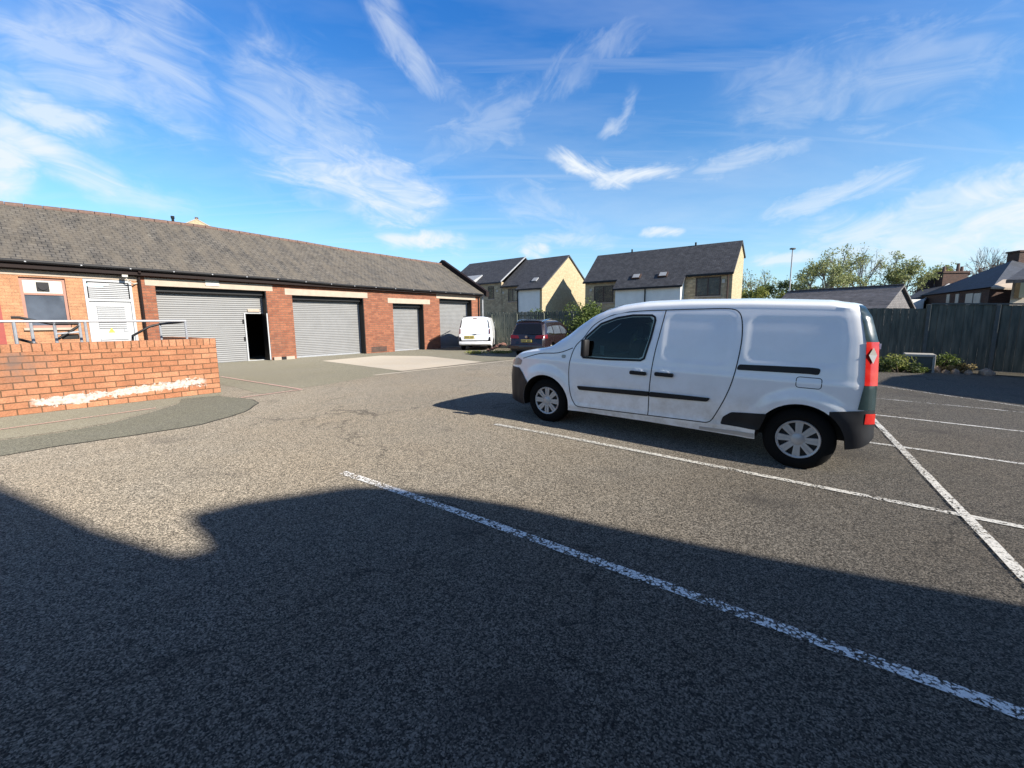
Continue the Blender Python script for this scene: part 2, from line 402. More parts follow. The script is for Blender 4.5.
def line(name, a, b, w, mat, lift=.008, ext=0):
    a, b = Vector(a), Vector(b); d = (b-a).normalized(); b = b + d*ext; nn = Vector((-d.y, d.x))*w/2
    bm = B(); k = max(1, int((b-a).length/.2)); pr = None
    for i in range(k+1):
        p = a.lerp(b, i/k); j1 = mn.noise((p.x*6, p.y*6, 1))*.006; j2 = mn.noise((p.x*6, p.y*6, 9))*.006
        q, r = p+nn*(1+j1/w*2), p-nn*(1+j2/w*2)
        c = [bm.verts.new((s.x, s.y, gz(s.x, s.y)+lift)) for s in (q, r)]
        if pr: bm.faces.new((pr[0], pr[1], c[1], c[0]))
        pr = c
    for f in bm.faces:
        f.normal_update()
        if f.normal.z < 0: f.normal_flip()
    me = D.meshes.new(name); bm.to_mesh(me); bm.free()
    return structure(link(name, me, mat))
G = ground
l1 = line('painted_bay_line', G(343, 473), G(1024, 716), .085, 'paint_white_worn', ext=1.2)
line('painted_bay_line', G(495, 424.5), G(1024, 528), .085, 'paint_white', ext=2.0)
line('painted_bay_line', G(845, 439.5), G(1024, 464.5), .08, 'paint_white', ext=2.0)
line('painted_bay_line', G(830, 410), G(1024, 432), .08, 'paint_white', ext=2.0)
line('painted_bay_line', G(850, 396), G(1017, 412), .07, 'paint_faint', ext=1.0)
line('painted_bay_line', G(850, 382), G(1000, 403.5), .07, 'paint_faint', ext=1.0)
line('painted_end_line', G(868, 414.5), G(1024, 578), .08, 'paint_white', lift=.012, ext=1.5)
line('painted_red_line', G(-60, 438.5), G(156, 408.6), .055, 'paint_red', lift=.014)
line('painted_red_line', G(221, 377), G(302, 389.9), .06, 'paint_red', lift=.014)
line('painted_red_line', G(302, 389.9), G(241, 398.2), .06, 'paint_red', lift=.014)
sheet('mossy_apron', [G(*p) for p in ((150, 371), (221, 384), (262, 394), (330, 384), (380, 375.5), (404, 371), (420, 366), (500, 361), (520, 358), (520, 350), (441.6, 349.2), (361, 353), (297, 356.5), (248, 359.4), (150, 366))], .004, 'mossy_asphalt', jit=.05)
sheet('concrete_pad', [G(*p) for p in ((322, 361), (380, 355.8), (425, 356.2), (484, 362.2), (404, 371.4))], .008, 'concrete_pad', jit=.02)
line('kerb_strip', G(374, 375.4), G(520, 359.6), .16, 'concrete_pad', lift=.009)
line('kerb_joint', G(395, 372.2), G(500, 360.4), .04, 'crack_tar', lift=.012)
patch = [(0, 456.5), (60, 446), (130, 436), (200, 425), (244, 412.5), (258, 403.5), (252, 399.5), (215, 396.3), (181, 400), (178, 404.5), (150, 413), (110, 424), (60, 433), (0, 441), (-80, 452), (-80, 468)]
pw = [G(*p) for p in patch]; c0 = sum(pw, Vector((0, 0)))/len(pw)
sheet('tar_joint', [p + (p-c0).normalized()*.025 for p in pw], .003, 'crack_tar', jit=.03)
sheet('asphalt_patch', pw, .007, 'asphalt_patch', jit=.03)
sheet('asphalt_margin', [G(*p) for p in ((-90, 450), (0, 440), (60, 432), (110, 423), (150, 412), (178, 403.5), (181, 399.5), (222, 395.5), (222, 390), (0, 415), (-90, 430))], .0055, 'mossy_asphalt', jit=.02)
# planted strip of earth by the fence
FA, FB = Vector((20.5, 11.55)), Vector((-1.35, 25.15))
fd = (FB-FA).normalized(); fn = Vector((-fd.y, fd.x)); fn = fn if fn.y < 0 else -fn       # towards the car park
strip = [FA+fn*.05]+[FB+fn*.05]+[FB+fn*.5]+[FA+fd*(k*1.0)+fn*(1.0+.25*mn.noise((k*.7, 0, 0))+(.5 if 3 < k < 10 else 0)) for k in range(24, -1, -1)]
sheet('earth_strip', strip, .012, 'dirt', jit=.08)

# ------------------------------------------------------------------ garage block
GL = Vector((-7.96, 20.53, 0)); RZ = radians(51)
gar = empty('garage_block', GL, RZ, 'long single-storey red brick garage block with old slate roof and grey roller shutters', 'garage')
def ez(x): return lerp([(-16, 3.45), (-3.5, 3.43), (0, 3.35), (10, 3.32)], x)
def rz_(x): return lerp([(-16, 5.5), (-10, 5.56), (-7.5, 5.66), (-4.3, 5.72), (0, 5.62), (2.8, 5.52), (9.3, 5.44)], x)
XL, XR, DP, WT = -16.0, 9.45, 7.2, .5
piers = [(-7.25, -6.88), (-3.30, -2.27), (1.15, 2.84), (4.87, 6.05), (8.71, XR)]
tops = [2.84, 2.72, 2.52, 2.88]
bm = B()
for a, b in piers: box(bm, a, b, 0, WT, -.3, 3.2)
for i in range(4): box(bm, piers[i][1], piers[i+1][0], .004, WT, tops[i]+.27, 3.2)
box(bm, XR-.3, XR-.002, WT, DP, -.3, 3.2); box(bm, XL, XR, DP, DP+.3, -.3, 3.2)
prism(bm, [(.02, 3.2), (DP, 3.2), (3.6, 5.3)], XR-.3, XR-.004, 'x')
prism(bm, [(.02, 3.2), (DP, 3.2), (3.6, 5.3)], XL, XL+.2, 'x')
obj('wall', bm, 'brick_red', gar)
# left wing with window and louvred door
bm = B(); y0 = .03
WX0, WX1, WZ0, WZ1 = -10.0, -9.05, 1.45, 2.93
DX0, DX1, DZ1 = -8.66, -7.5, 2.96
for a, b, z0, z1 in ((XL, WX0, -.3, 2.98), (WX0, WX1, -.3, WZ0), (WX1, DX0, -.3, 2.98), (DX1, -7.25, -.3, 2.98), (WX0, WX1, WZ1, 2.98)): box(bm, a, b, y0, .4, z0, z1)
box(bm, XL, XL+.3, .4, DP, -.3, 3.2)
obj('wing_wall', bm, 'brick_pale', gar)
bm = B(); box(bm, XL, -7.25, .012, .4, 2.98, 3.12); obj('lintel_band', bm, 'lintel_stone', gar)
bm = B(); box(bm, XL, -7.25, .03, .4, 3.12, 3.2); obj('upper_wall', bm, 'brick_dark', gar)
for i, (a, b) in enumerate(((-7.15, -3.04), (-2.56, 1.38), (2.54, 5.34), (5.82, 9.05))):
    bm = B(); box(bm, a, b, -.018, .3, tops[i], tops[i]+.265, bev=.008); obj('lintel', bm, 'lintel_stone', gar)
# roller shutters with real corrugation
def shutter(x0, x1, z1, name='roller_shutter', hole=None, mat='shutter_grey'):
    bm = B(); pr = [(0, 0), (.012, .012), (.018, .035), (.012, .058), (0, .07), (-.004, .076)]
    def strip(xa, xb, za, zb):
        z = za; prev = None
        while z < zb:
            for dy, dz in pr:
                zz = min(z+dz, zb); a = bm.verts.new((xa, .46-dy, zz)); b = bm.verts.new((xb, .46-dy, zz))
                if prev: bm.faces.new((prev[0], prev[1], b, a))
                prev = (a, b)
            z += .08
    if hole: strip(x0, hole[0], 0, z1); strip(hole[0], hole[1], hole[2], z1); strip(hole[1], x1, 0, z1) if hole[1] < x1 else 0
    else: strip(x0, x1, 0, z1)
    o = obj(name, bm, mat, gar, 50)
    for xa, xb in ((x0, x0+.05), (x1-.05, x1)):
        if not (hole and xb > hole[1]-.01 and xa < hole[1]):
            rail = B(); box(rail, xa+.001, xb-.001, .40, .475, 0, z1); obj('guide_rail', rail, 'galvanised', o)
    bb = B(); box(bb, x0+.06, x1-.06, .425, .47, .0, .07); obj('bottom_bar', bb, 'galvanised', o) if not hole else bb.free()
    return o
sh = []
for i in range(4):
    a, b = piers[i][1], piers[i+1][0]
    sh.append(shutter(a, b, tops[i]+.2, hole=(-4.0, -3.35, 1.93) if i == 0 else None))
sh[0]['label'] = 'shutter with an open pedestrian doorway'
w = B(); box(w, -4.05, -4.0, .41, .5, 0, 1.95); box(w, -4.05, -3.40, .43, .5, 1.93, 1.955); box(w, -4.0, -3.38, .42, .5, 0, .03); obj('door_frame', w, 'louvre_white', sh[0])
w = B(); box(w, -3.375, -3.335, -.03, .44, .03, 1.94); dl = obj('door_leaf', w, 'black_metal', sh[0])
w = B(); box(w, -3.378, -3.332, -.05, -.031, .03, 1.94); obj('leaf_edge', w, 'louvre_white', dl)
for hz_ in (.85, 1.55):
    w = B(); box(w, -4.11, -4.06, .38, .45, hz_, hz_+.15); obj('hinge', w, 'black_metal', sh[0])
w = B(); box(w, -3.9, -3.45, .40, .44, 2.0, 2.12, bev=.01); obj('door_plate', w, 'lintel_stone', sh[0])
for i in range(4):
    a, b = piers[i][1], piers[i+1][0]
    w = B(); box(w, a+.052, b-.052, .22, .40, tops[i]-.17, tops[i]-.001); obj('shaded_housing', w, 'black_metal', sh[i])  # near-black housing box, added to deepen the lintel shade at the shutter head
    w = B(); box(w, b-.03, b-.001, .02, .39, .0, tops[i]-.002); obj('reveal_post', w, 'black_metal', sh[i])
# interior partition + floor so the open doorway is dark
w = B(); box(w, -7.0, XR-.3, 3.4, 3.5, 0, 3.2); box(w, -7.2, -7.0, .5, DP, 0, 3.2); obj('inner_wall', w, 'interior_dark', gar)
# roof
bm = B(); NX = 40; ov = .24
def roofstrip(y0_, y1_, fz0, fz1, th=.07):
    pr = None
    for i in range(NX+1):
        x = XL-.1 + (XR+.12-XL+.1)*i/NX
        jj = .012*mn.noise((x*1.3, y0_, 0))
        q = [bm.verts.new(p) for p in ((x, y0_, fz0(x)+jj), (x, (y0_+y1_)/2, (fz0(x)+fz1(x))/2-.03+jj), (x, y1_, fz1(x)), (x, y1_, fz1(x)-th), (x, y0_, fz0(x)-th))]
        if pr:
            for a in range(5): bm.faces.new((pr[a], pr[(a+1) % 5], q[(a+1) % 5], q[a]))
        else: bm.faces.new(q)
        pr = q
    bm.faces.new(pr[::-1])
roofstrip(-ov, 3.6, lambda x: ez(x)-.03, rz_); roofstrip(DP+ov, 3.601, lambda x: ez(x)-.03, rz_)
roof = obj('roof', bm, 'old_slate', gar)
bm = B(); x = XL
while x < XR:
    zz = rz_(x)+.0; k = .42
    tube(bm, [(x, 3.6, zz-.02+random.uniform(-.008, .008)), (x+k, 3.6, rz_(x+k)-.02)], .10, 10); x += k+.02
obj('ridge_tiles', bm, 'terracotta', roof, 40)
bm = B(); box(bm, XL, XR, -.02-.003, .3, 3.2, 3.24)
hull8(bm, [(XL, -.20, 3.19), (XR, -.20, 3.14), (XR, .3, 3.2), (XL, .3, 3.201)], [(XL, -.20, 3.215), (XR, -.20, 3.165), (XR, .3, 3.241), (XL, .3, 3.241)])
obj('soffit', bm, 'fascia_brown', gar)
bm = B(); hull8(bm, [(XL, -.225, 3.17), (XR, -.225, 3.10), (XR, -.202, 3.10), (XL, -.202, 3.17)], [(XL, -.225, 3.36), (XR, -.225, 3.25), (XR, -.202, 3.25), (XL, -.202, 3.36)]); obj('fascia', bm, 'fascia_brown', gar)
bm = B(); tube(bm, [(x, -.285, ez(x)-.1) for x in (XL, -8, -3, 0, 4, XR)], .055, 8); gt = obj('gutter', bm, 'black_metal', gar, 40)
x = XL+.4
while x < XR:
    bm = B(); box(bm, x, x+.04, -.35, -.325, ez(x)-.12, ez(x)-.09); obj('bracket', bm, 'lead_grey', gt); x += 1.15
bm = B(); tube(bm, [(-7.3, -.3, 3.25), (-7.3, -.08, 3.1), (-7.3, -.07, .0)], .04, 8); obj('downpipe', bm, 'fascia_brown', gar, 40)
bm = B(); tube(bm, [(9.62, -.3, 3.2), (9.62, -.08, 3.05), (9.62, -.07, -.05)], .05, 8); obj('downpipe', bm, 'lead_grey', gar, 40)
bm = B(); tube(bm, [(9.25, -.3, 3.2), (9.30, -.05, 3.0), (9.30, -.05, -.05)], .035, 8); obj('downpipe', bm, 'black_metal', gar, 40)
bm = B(); hull8(bm, [(XR+.14, -.45, 3.1), (XR+.4, -.45, 3.1), (XR+.4, 3.6, 5.2), (XR+.14, 3.6, 5.2)], [(XR+.14, -.45, 3.42), (XR+.4, -.45, 3.42), (XR+.4, 3.6, 5.74), (XR+.14, 3.6, 5.74)])
hull8(bm, [(XR+.14, 3.6, 5.2), (XR+.4, 3.6, 5.2), (XR+.4, 7.6, 3.1), (XR+.14, 7.6, 3.1)], [(XR+.14, 3.6, 5.74), (XR+.4, 3.6, 5.74), (XR+.4, 7.6, 3.42), (XR+.14, 7.6, 3.42)])
obj('gable_verge', bm, 'fascia_brown', gar)
# window with brown frame, pale top panel with fan, dark pane, grey sill
bm = B(); x0, x1, z0, z1 = WX0, WX1, WZ0, WZ1
for a, b, c, d in ((x0, x0+.07, z0, z1), (x1-.07, x1, z0, z1), (x0+.07, x1-.07, z0, z0+.07), (x0+.07, x1-.07, z1-.07, z1), (x0+.07, x1-.07, 2.42, 2.48)): box(bm, a, b, .10, .17, c, d)
wf = obj('window', bm, 'frame_pink', gar)
bm = B(); box(bm, x0+.07, x1-.07, .13, .15, z0+.07, 2.42); obj('pane', bm, 'pane_pale', wf)
bm = B(); box(bm, x0+.07, x1-.07, .12, .15, 2.48, z1-.07); obj('top_panel', bm, 'white_board', wf)
bm = B(); box(bm, -9.66, -9.40, .09, .118, 2.53, 2.80, bev=.01); lathe(bm, [(0, -.03), (.10, -.03), (.10, 0), (.085, .0)], 20, c=(-9.53, .09, 2.665)); obj('extractor_fan', bm, 'trim_black', wf)
bm = B(); box(bm, x0-.05, x1+.05, -.05, .2, z0-.07, z0); obj('sill', bm, 'lintel_stone', wf)
# louvred double door
bm = B()
for a, b, c, d in ((DX0, DX0+.07, .55, DZ1), (DX1-.07, DX1, .55, DZ1), (DX0+.07, DX1-.07, DZ1-.07, DZ1), (DX0+.07, DX1-.07, 2.28, 2.36)): box(bm, a, b, .0, .1, c, d)
ld = obj('louvred_door', bm, 'louvre_white', gar)
bm = B(); box(bm, DX0+.07, DX1-.07, .05, .09, .55, 2.28)
box(bm, DX0+.20, DX1-.20, .022, .05, .62, .95)
obj('door_panel', bm, 'louvre_white', ld)
def louvres(name, xa, xb, za, zb):
    bm = B(); z = za
    while z < zb-.04: hull8(bm, [(xa, .01, z), (xb, .01, z), (xb, .045, z+.03), (xa, .045, z+.03)], [(xa, .01, z+.008), (xb, .01, z+.008), (xb, .045, z+.046), (xa, .045, z+.046)]); z += .062
    obj(name, bm, 'louvre_white', ld)
louvres('upper_louvre', DX0+.1, DX1-.1, 2.38, 2.86); louvres('lower_louvre', DX0+.24, DX1-.24, 1.42, 2.2)
louvres('foot_louvre', DX0+.24, DX1-.24, .98, 1.12)
bm = B(); prism(bm, [(-8.22, 1.28), (-8.06, 1.28), (-8.14, 1.42)], .03, .04); sg = obj('warning_sign', bm, 'yellow_sign', ld)
bm = B(); prism(bm, [(-8.145, 1.32), (-8.125, 1.32), (-8.13, 1.36), (-8.12, 1.36), (-8.14, 1.395), (-8.15, 1.355), (-8.14, 1.355)], .026, .03); obj('lightning_bolt', bm, 'plate_ink', sg)
bm = B(); box(bm, -7.83, -7.72, .03, .04, 1.29, 1.40); obj('sticker', bm, 'lead_grey', ld)
bm = B(); box(bm, -10.95, -10.42, -.01, .05, .55, 2.7); obj('red_door', bm, 'red_door', gar)
bm = B(); box(bm, -5.4, -4.95, -.045, -.02, 2.93, 3.2, bev=.004); obj('sign_plate', bm, 'white_board', gar)
bm = B(); tube(bm, [(-7.35, -.0, 2.9), (-7.45, -.1, 2.86), (-7.62, -.22, 2.95), (-7.68, -.25, 3.08)], .02, 6); box(bm, -7.76, -7.62, -.32, -.2, 3.06, 3.13); obj('security_camera', bm, 'white_board', gar)
bm = B(); tube(bm, [(-5.1, 4.2, 5.3), (-5.1, 4.2, 6.02)], .05, 8); tube(bm, [(-5.1, 4.2, 6.0), (-5.1, 4.2, 6.1)], .07, 8); obj('vent_pipe', bm, 'black_metal', gar)
for xa, xb in ((-3.25, -2.95), (-2.75, -2.4)):
    bm = B(); box(bm, xa, xb, -.12, -.003, -.02, .13, bev=.01); obj('stone_block', bm, 'lintel_stone', gar)
bm = B(); box(bm, -2.93, -2.77, -.11, -.003, 0, .12); obj('drain_hole', bm, 'black_metal', gar)
bm = B(); box(bm, 1.45, 2.35, -.006, -.001, .05, .32); obj('air_brick', bm, 'brick_dark', gar)

# ------------------------------------------------------------------ retaining wall, landing, railings
WO = Vector((-6.49, 9.47, 0))
rw = empty('brick_retaining_wall', WO, RZ, 'low orange brick retaining wall with soldier course cap and old white paint marks', 'wall')
bm = B(); box(bm, -9, 0, 0, .23, -.3, 1.065); box(bm, -.23, -.002, .23, 3.2, -.3, 1.065); obj('brickwork', bm, 'brick_orange', rw)
bm = B(); box(bm, -9, .004, -.006, .236, 1.065, 1.20, bev=.006); box(bm, -.236, .0, .236, 3.2, 1.066, 1.198); obj('cap', bm, 'brick_cap', rw)
land = empty('raised_landing', WO, RZ, 'raised concrete landing behind the orange brick wall', 'landing')
bm = B(); box(bm, -9, -.24, .24, 3.2, -.2, .62); box(bm, -9.5, -3.0, 3.2, 9.4, -.2, .58); obj('slab', bm, 'concrete', land)
rl = empty('handrail', WO, RZ, 'galvanised tubular handrail running along the top of the orange brick wall', 'railing')
def railobj(parent, y, xs, zt, x0, x1, r=.024):
    bm = B(); tube(bm, [(x0, y, zt), (x1, y, zt)], r, 10); obj('top_rail', bm, 'galvanised', parent, 40)
    for x in xs:
        bm = B(); tube(bm, [(x, y, .6), (x, y, zt)], r*.9, 8); obj('post', bm, 'galvanised', parent, 40)
railobj(rl, .35, (-9, -7.2, -5.4, -3.9, -2.85, -1.97, -.42), 1.585, -9, -.41)
bm = B(); tube(bm, [(-.42, .35, 1.57), (-.72, 1.0, 1.52), (-.9, 1.0, 1.47), (-1.2, 1.0, 1.28), (-1.22, 1.0, 1.05)], .024, 8); obj('return_rail', bm, 'black_metal', rl, 40)
bm = B(); tube(bm, [(-.72, 1.0, .62), (-.72, 1.0, 1.50)], .022, 8); obj('post', bm, 'galvanised', rl, 40)
rl2 = empty('handrail', WO, RZ, 'shorter stepped handrail of the access ramp in front of the brown framed window', 'railing')
for pts, mt in ((((-2.85, 1.0, 1.66), (-2.75, 1.0, 1.66), (-2.36, 1.0, 1.54), (-1.98, 1.0, 1.54)), 'black_metal'), (((-2.83, 1.0, 1.28), (-2.58, 1.0, 1.17)), 'black_metal'), (((-2.32, 1.0, 1.54), (-2.32, 1.0, 1.35), (-2.0, 1.0, 1.38)), 'galvanised'), (((-2.3, 1.0, 1.25), (-1.98, 1.0, 1.5)), 'black_metal')):
    bm = B(); tube(bm, pts, .024, 8); obj('rail', bm, mt, rl2, 40)
for x in (-2.83, -2.62, -2.32, -1.98):
    bm = B(); tube(bm, [(x, 1.0, .6), (x, 1.0, 1.56)], .024, 8); obj('post', bm, 'galvanised', rl2, 40)
bm = B(); box(bm, -2.24, -2.0, 1.06, 1.14, 1.24, 1.34, bev=.01); obj('dark_plate', bm, 'black_metal', rl2)

# ------------------------------------------------------------------ houses
def windowunit(parent, x, ya, yb, za, zb, n=2, pane='pane_pale', fr='frame_brown', t=.07):
    """casement window in the plane x (facing -x)"""
    bm = B(); box(bm, x-.02, x+.05, ya, yb, za, za+t); box(bm, x-.02, x+.05, ya, yb, zb-t, zb)
    for k in range(n+1):
        yc = ya+(yb-ya)*k/n; lo = min(max(yc-t*.7, ya), yb-1.4*t); box(bm, x-.018, x+.048, lo, lo+1.4*t, za+t, zb-t)
    wn = obj('window', bm, fr, parent); bm = B(); box(bm, x+.0, x+.02, ya+.02, yb-.02, za+.02, zb-.02); obj('pane', bm, pane, wn)
    bm = B(); box(bm, x-.08, x+.0, ya-.08, yb+.08, za-.1, za-.002); obj('sill', bm, 'lintel_stone' if pane != 'x' else fr, wn)
    return wn
def roofpoly(parent, segs, mat, th=.14, name='roof'):
    """segs: list of (y0, y1, [(x,z), ...]) outlines seen along y"""
    bm = B()
    for y0_, y1_, pr in segs:
        up = [(x, z) for x, z in pr]; lo = [(x, z-th) for x, z in pr][::-1]
        prism(bm, [(x, z) for x, z in up+lo], y0_, y1_, 'y')
    return obj(name, bm, mat, parent)
# house A : x = depth away from the front, y = leftwards along the front
HA = Vector((2.81, 40.0, 0))
ha = empty('terraced_house', HA, RZ, 'cream gabled stone house with a triangular shadow on its gable and a white lower front', 'house')
sl = (7.87-4.63)/4.5
bm = B(); prism(bm, [(0, -1), (0, 4.6), (4.5, 7.8), (8.2, 5.35), (8.2, -1)], 0, .25, 'y'); gw = obj('gable_wall', bm, 'stone_cream', ha)
bm = B(); box(bm, 0, .6, .25, 2.85, -1, 4.55); obj('rendered_front', bm, 'render_white', ha)
bm = B(); box(bm, .6, .9, .251, 5.3, -1, 5.0); box(bm, 7.9, 8.2, .251, 5.3, -1, 5.3); obj('stone_front', bm, 'stone_buff', ha)
r_ = roofpoly(ha, [(-.12, 2.95, [(-.2, 4.56), (4.5, 7.95)]), (2.95, 5.3, [(.42, 5.007), (4.5, 7.95)]), (-.12, 5.3, [(4.5, 7.95), (8.4, 5.35)])], 'slate_dark')
bm = B(); hull8(bm, [(.75, 1.2, 5.27), (.75, 1.75, 5.27), (1.2, 1.75, 5.60), (1.2, 1.2, 5.60)], [(.71, 1.2, 5.33), (.71, 1.75, 5.33), (1.16, 1.75, 5.66), (1.16, 1.2, 5.66)]); obj('skylight', bm, 'lead_grey', r_)
windowunit(ha, .6, 3.3, 4.5, 3.5, 4.72, 2, 'pane_curtain')
bm = B(); tube(bm, [(-.06, 2.8, 4.5), (-.06, 2.8, 0)], .05, 6); obj('downpipe', bm, 'black_metal', ha)
for a_ in ((-.3, -.2, -.1, 2.95, 4.42, 4.55), (.32, .42, 2.95, 5.3, 4.86, 4.99)):
    bm = B(); box(bm, *a_); obj('gutter', bm, 'black_metal', ha)
bm = B(); box(bm, .56, .599, 5.02, 5.2, 4.3, 4.5); obj('wall_vent', bm, 'white_board', ha)
# house A2
hb = empty('terraced_house', HA, RZ, 'dark roofed stone house rising behind the end of the garage block with a pale dormer', 'house')
bm = B(); box(bm, .55, .85, 5.3, 8.2, -1, 5.45); box(bm, 7.9, 8.2, 5.3, 13.5, -1, 5.6); box(bm, 1.2, 1.5, 8.2, 13.5, -1, 5.6); obj('stone_front', bm, 'stone_buff', hb)
r_ = roofpoly(hb, [(5.3, 13.5, [(.38, 5.48), (4.5, 8.3), (8.4, 5.7)])], 'slate_dark')
bm = B(); hull8(bm, [(.36, 5.2, 5.42), (.36, 5.3, 5.42), (4.5, 5.3, 8.25), (4.5, 5.2, 8.25)], [(.36, 5.2, 5.54), (.36, 5.3, 5.54), (4.5, 5.3, 8.36), (4.5, 5.2, 8.36)]); obj('verge_board', bm, 'lead_grey', r_)
bm = B(); hull8(bm, [(.1, 8.9, 5.2), (.1, 13, 5.2), (2.0, 13, 5.3), (2.0, 8.9, 5.3)], [(.2, 8.9, 5.75), (.2, 13, 5.75), (1.7, 13, 6.5), (1.7, 8.9, 6.5)]); obj('dormer', bm, 'lead_grey', hb)
windowunit(hb, .55, 6.28, 7.1, 3.85, 5.1, 1, 'window_black')
bm = B(); box(bm, .50, .55, 5.75, 5.95, 4.5, 4.7); obj('wall_vent', bm, 'white_board', hb)
# house B (semi-detached pair)
HB = Vector((15.99, 31.8, 0)); RB = radians(53.5)
hc = empty('semi_detached_house', HB, RB, 'wide dark slate roofed pair of houses with two skylights, stone bays and white render', 'house')
slb = (7.43-5.05)/2.65
for ya in (0, 11.5):
    bm = B(); prism(bm, [(0, -1), (0, 5.0), (2.65, 7.36), (4.2, 6.45), (4.2, -1)], ya, ya+.25, 'y'); obj('gable_wall', bm, 'stone_cream', hc)
bm = B(); prism(bm, [(4.2, -1), (4.2, 5.85), (6.4, 3.95), (6.4, -1)], 8.9, 11.7, 'y'); obj('shadow_extension', bm, 'stone_cream', hc)  # unseen rear part, added so the shadow on the next gable is triangular
bm = B(); box(bm, 0, .3, .251, 11.499, -1, 4.95); box(bm, 3.9, 4.19, .251, 11.499, -1, 6.3); obj('stone_front', bm, 'stone_buff', hc)
bm = B(); prism(bm, [(-.9, -1), (-.9, 4.12), (-.002, 4.95), (-.002, -1)], 3.35, 8.55, 'y'); obj('rendered_front', bm, 'render_white', hc)
r_ = roofpoly(hc, [(-.1, 3.2, [(-.22, 4.93), (2.65, 7.5)]), (3.2, 8.7, [(-1.1, 4.14), (2.65, 7.5)]), (8.7, 11.87, [(-.22, 4.93), (2.65, 7.5)]), (-.1, 8.7, [(2.65, 7.5), (4.4, 6.5)]), (8.7, 11.87, [(2.65, 7.5), (6.7, 4.0)])], 'slate_dark')  # last slope covers the unseen part added for the gable shadow
for y in (6.75, 4.6):
    bm = B(); hull8(bm, [(-.3, y, 4.85), (-.3, y+.7, 4.85), (.1, y+.7, 5.21), (.1, y, 5.21)], [(-.36, y, 4.95), (-.36, y+.7, 4.95), (.04, y+.7, 5.31), (.04, y, 5.31)])
    sk = obj('skylight', bm, 'frame_brown', r_); bm = B(); hull8(bm, [(-.33, y+.08, 4.985), (-.33, y+.62, 4.985), (.0, y+.62, 5.282), (.0, y+.08, 5.282)], [(-.34, y+.08, 4.995), (-.34, y+.62, 4.995), (-.01, y+.62, 5.292), (-.01, y+.08, 5.292)]); obj('pane', bm, 'lead_grey', sk)
for y in (3.3, 8.6):
    bm = B(); tube(bm, [(2.65, y, 7.4), (2.65, y, 7.72)], .07, 6); obj('vent_pipe', bm, 'black_metal', r_)
windowunit(hc, 0, .75, 2.5, 3.3, 4.68, 2); windowunit(hc, 0, 9.1, 10.9, 3.1, 4.5, 2)
bm = B(); tube(bm, [(-.95, 6.05, 4.05), (-.95, 6.05, 0)], .05, 6); obj('downpipe', bm, 'black_metal', hc)
bm = B(); tube(bm, [(-.06, .28, 4.9), (-.06, .28, 0)], .05, 6); obj('downpipe', bm, 'frame_brown', hc)
for a_ in ((-.32, -.22, -.1, 3.2, 4.76, 4.88), (-1.2, -1.1, 3.2, 8.7, 3.98, 4.1), (-.32, -.22, 8.7, 11.87, 4.76, 4.88)):
    bm = B(); box(bm, *a_); obj('gutter', bm, 'black_metal', hc)
for a_ in ((-.05, -.002, .48, .68, 4.2, 4.45), (-.05, -.002, 11.1, 11.3, 4.1, 4.3)):
    bm = B(); box(bm, *a_); obj('wall_vent', bm, 'white_board', hc)
# gable top far behind the garage ridge
P = at(196.5, 218.5, 60); hd = empty('far_house', (P.x, P.y, 0), radians(34), 'cream gable top of a far house showing above the garage ridge', 'house')
bm = B(); prism(bm, [(-3.4, 0), (-3.4, P.z-2.0), (0, P.z-.1), (3.4, P.z-2.0), (3.4, 0)], 0, 8, 'y'); obj('wall', bm, 'stone_cream', hd)
bm = B(); prism(bm, [(-3.7, P.z-2.07), (0, P.z), (3.7, P.z-2.07), (3.7, P.z-2.2), (0, P.z-.13), (-3.7, P.z-2.2)], -.04, 8.2, 'y'); obj('roof', bm, 'lintel_stone', hd)
bm = B(); box(bm, -.2, .2, .3, .7, P.z-.4, P.z+.22); obj('chimney', bm, 'brick_dark', hd)

# grey slate-roofed low building
def quad_roof(parent, pts, mat, th=.15, name='roof'):
    bm = B(); pts = [Vector(p) for p in pts]; nn = (pts[1]-pts[0]).cross(pts[3]-pts[0]).normalized(); nn = nn if nn.z > 0 else -nn
    hull8(bm, [p-nn*th for p in pts], pts); return obj(name, bm, mat, parent)
p0 = at(790, 291.5, 38); p1 = at(901, 285.2, 31.5)
zt_ = (p0.z+p1.z)/2; d_ = (p1-p0); d_.z = 0; dl_ = d_.length; ang = atan2(d_.y, d_.x)
lb = empty('low_building', (p0.x, p0.y, 0), ang, 'low building with a weathered grey slate roof behind the right fence', 'building')
bm = B(); prism(bm, [(-2.6, -1), (-2.6, p0.z-1.75), (0, p0.z-.1), (2.6, p0.z-1.75), (2.6, -1)], 0, dl_, 'x'); obj('wall', bm, 'slate_grey', lb)
bm = B()
for sgn in (-1, 1): hull8(bm, [(-.2, sgn*2.9, p0.z-1.95), (dl_+.2, sgn*2.9, p1.z-1.95), (dl_+.2, 0, p1.z-.12), (-.2, 0, p0.z-.12)], [(-.2, sgn*2.9, p0.z-1.83), (dl_+.2, sgn*2.9, p1.z-1.83), (dl_+.2, 0, p1.z), (-.2, 0, p0.z)])
ro = obj('roof', bm, 'old_slate_grey' if False else 'slate_grey', lb)
bm = B(); tube(bm, [(-.2, 0, p0.z), (dl_+.2, 0, p1.z)], .09, 8); obj('ridge_tiles', bm, 'slate_dark', ro)

# houses on the right
def house_pts(label, roofs, walls, extra=None, loc=None):
    return None
def solid(bm, front, back, mi=0):
    A = [bm.verts.new(p) for p in front]; C = [bm.verts.new(p) for p in back]
    bm.faces.new(A); bm.faces.new(C[::-1])
    for i in range(len(A)): j = (i+1) % len(A); bm.faces.new((A[j], A[i], C[i], C[j]))
def below(p, z): return Vector((p.x, p.y, z))
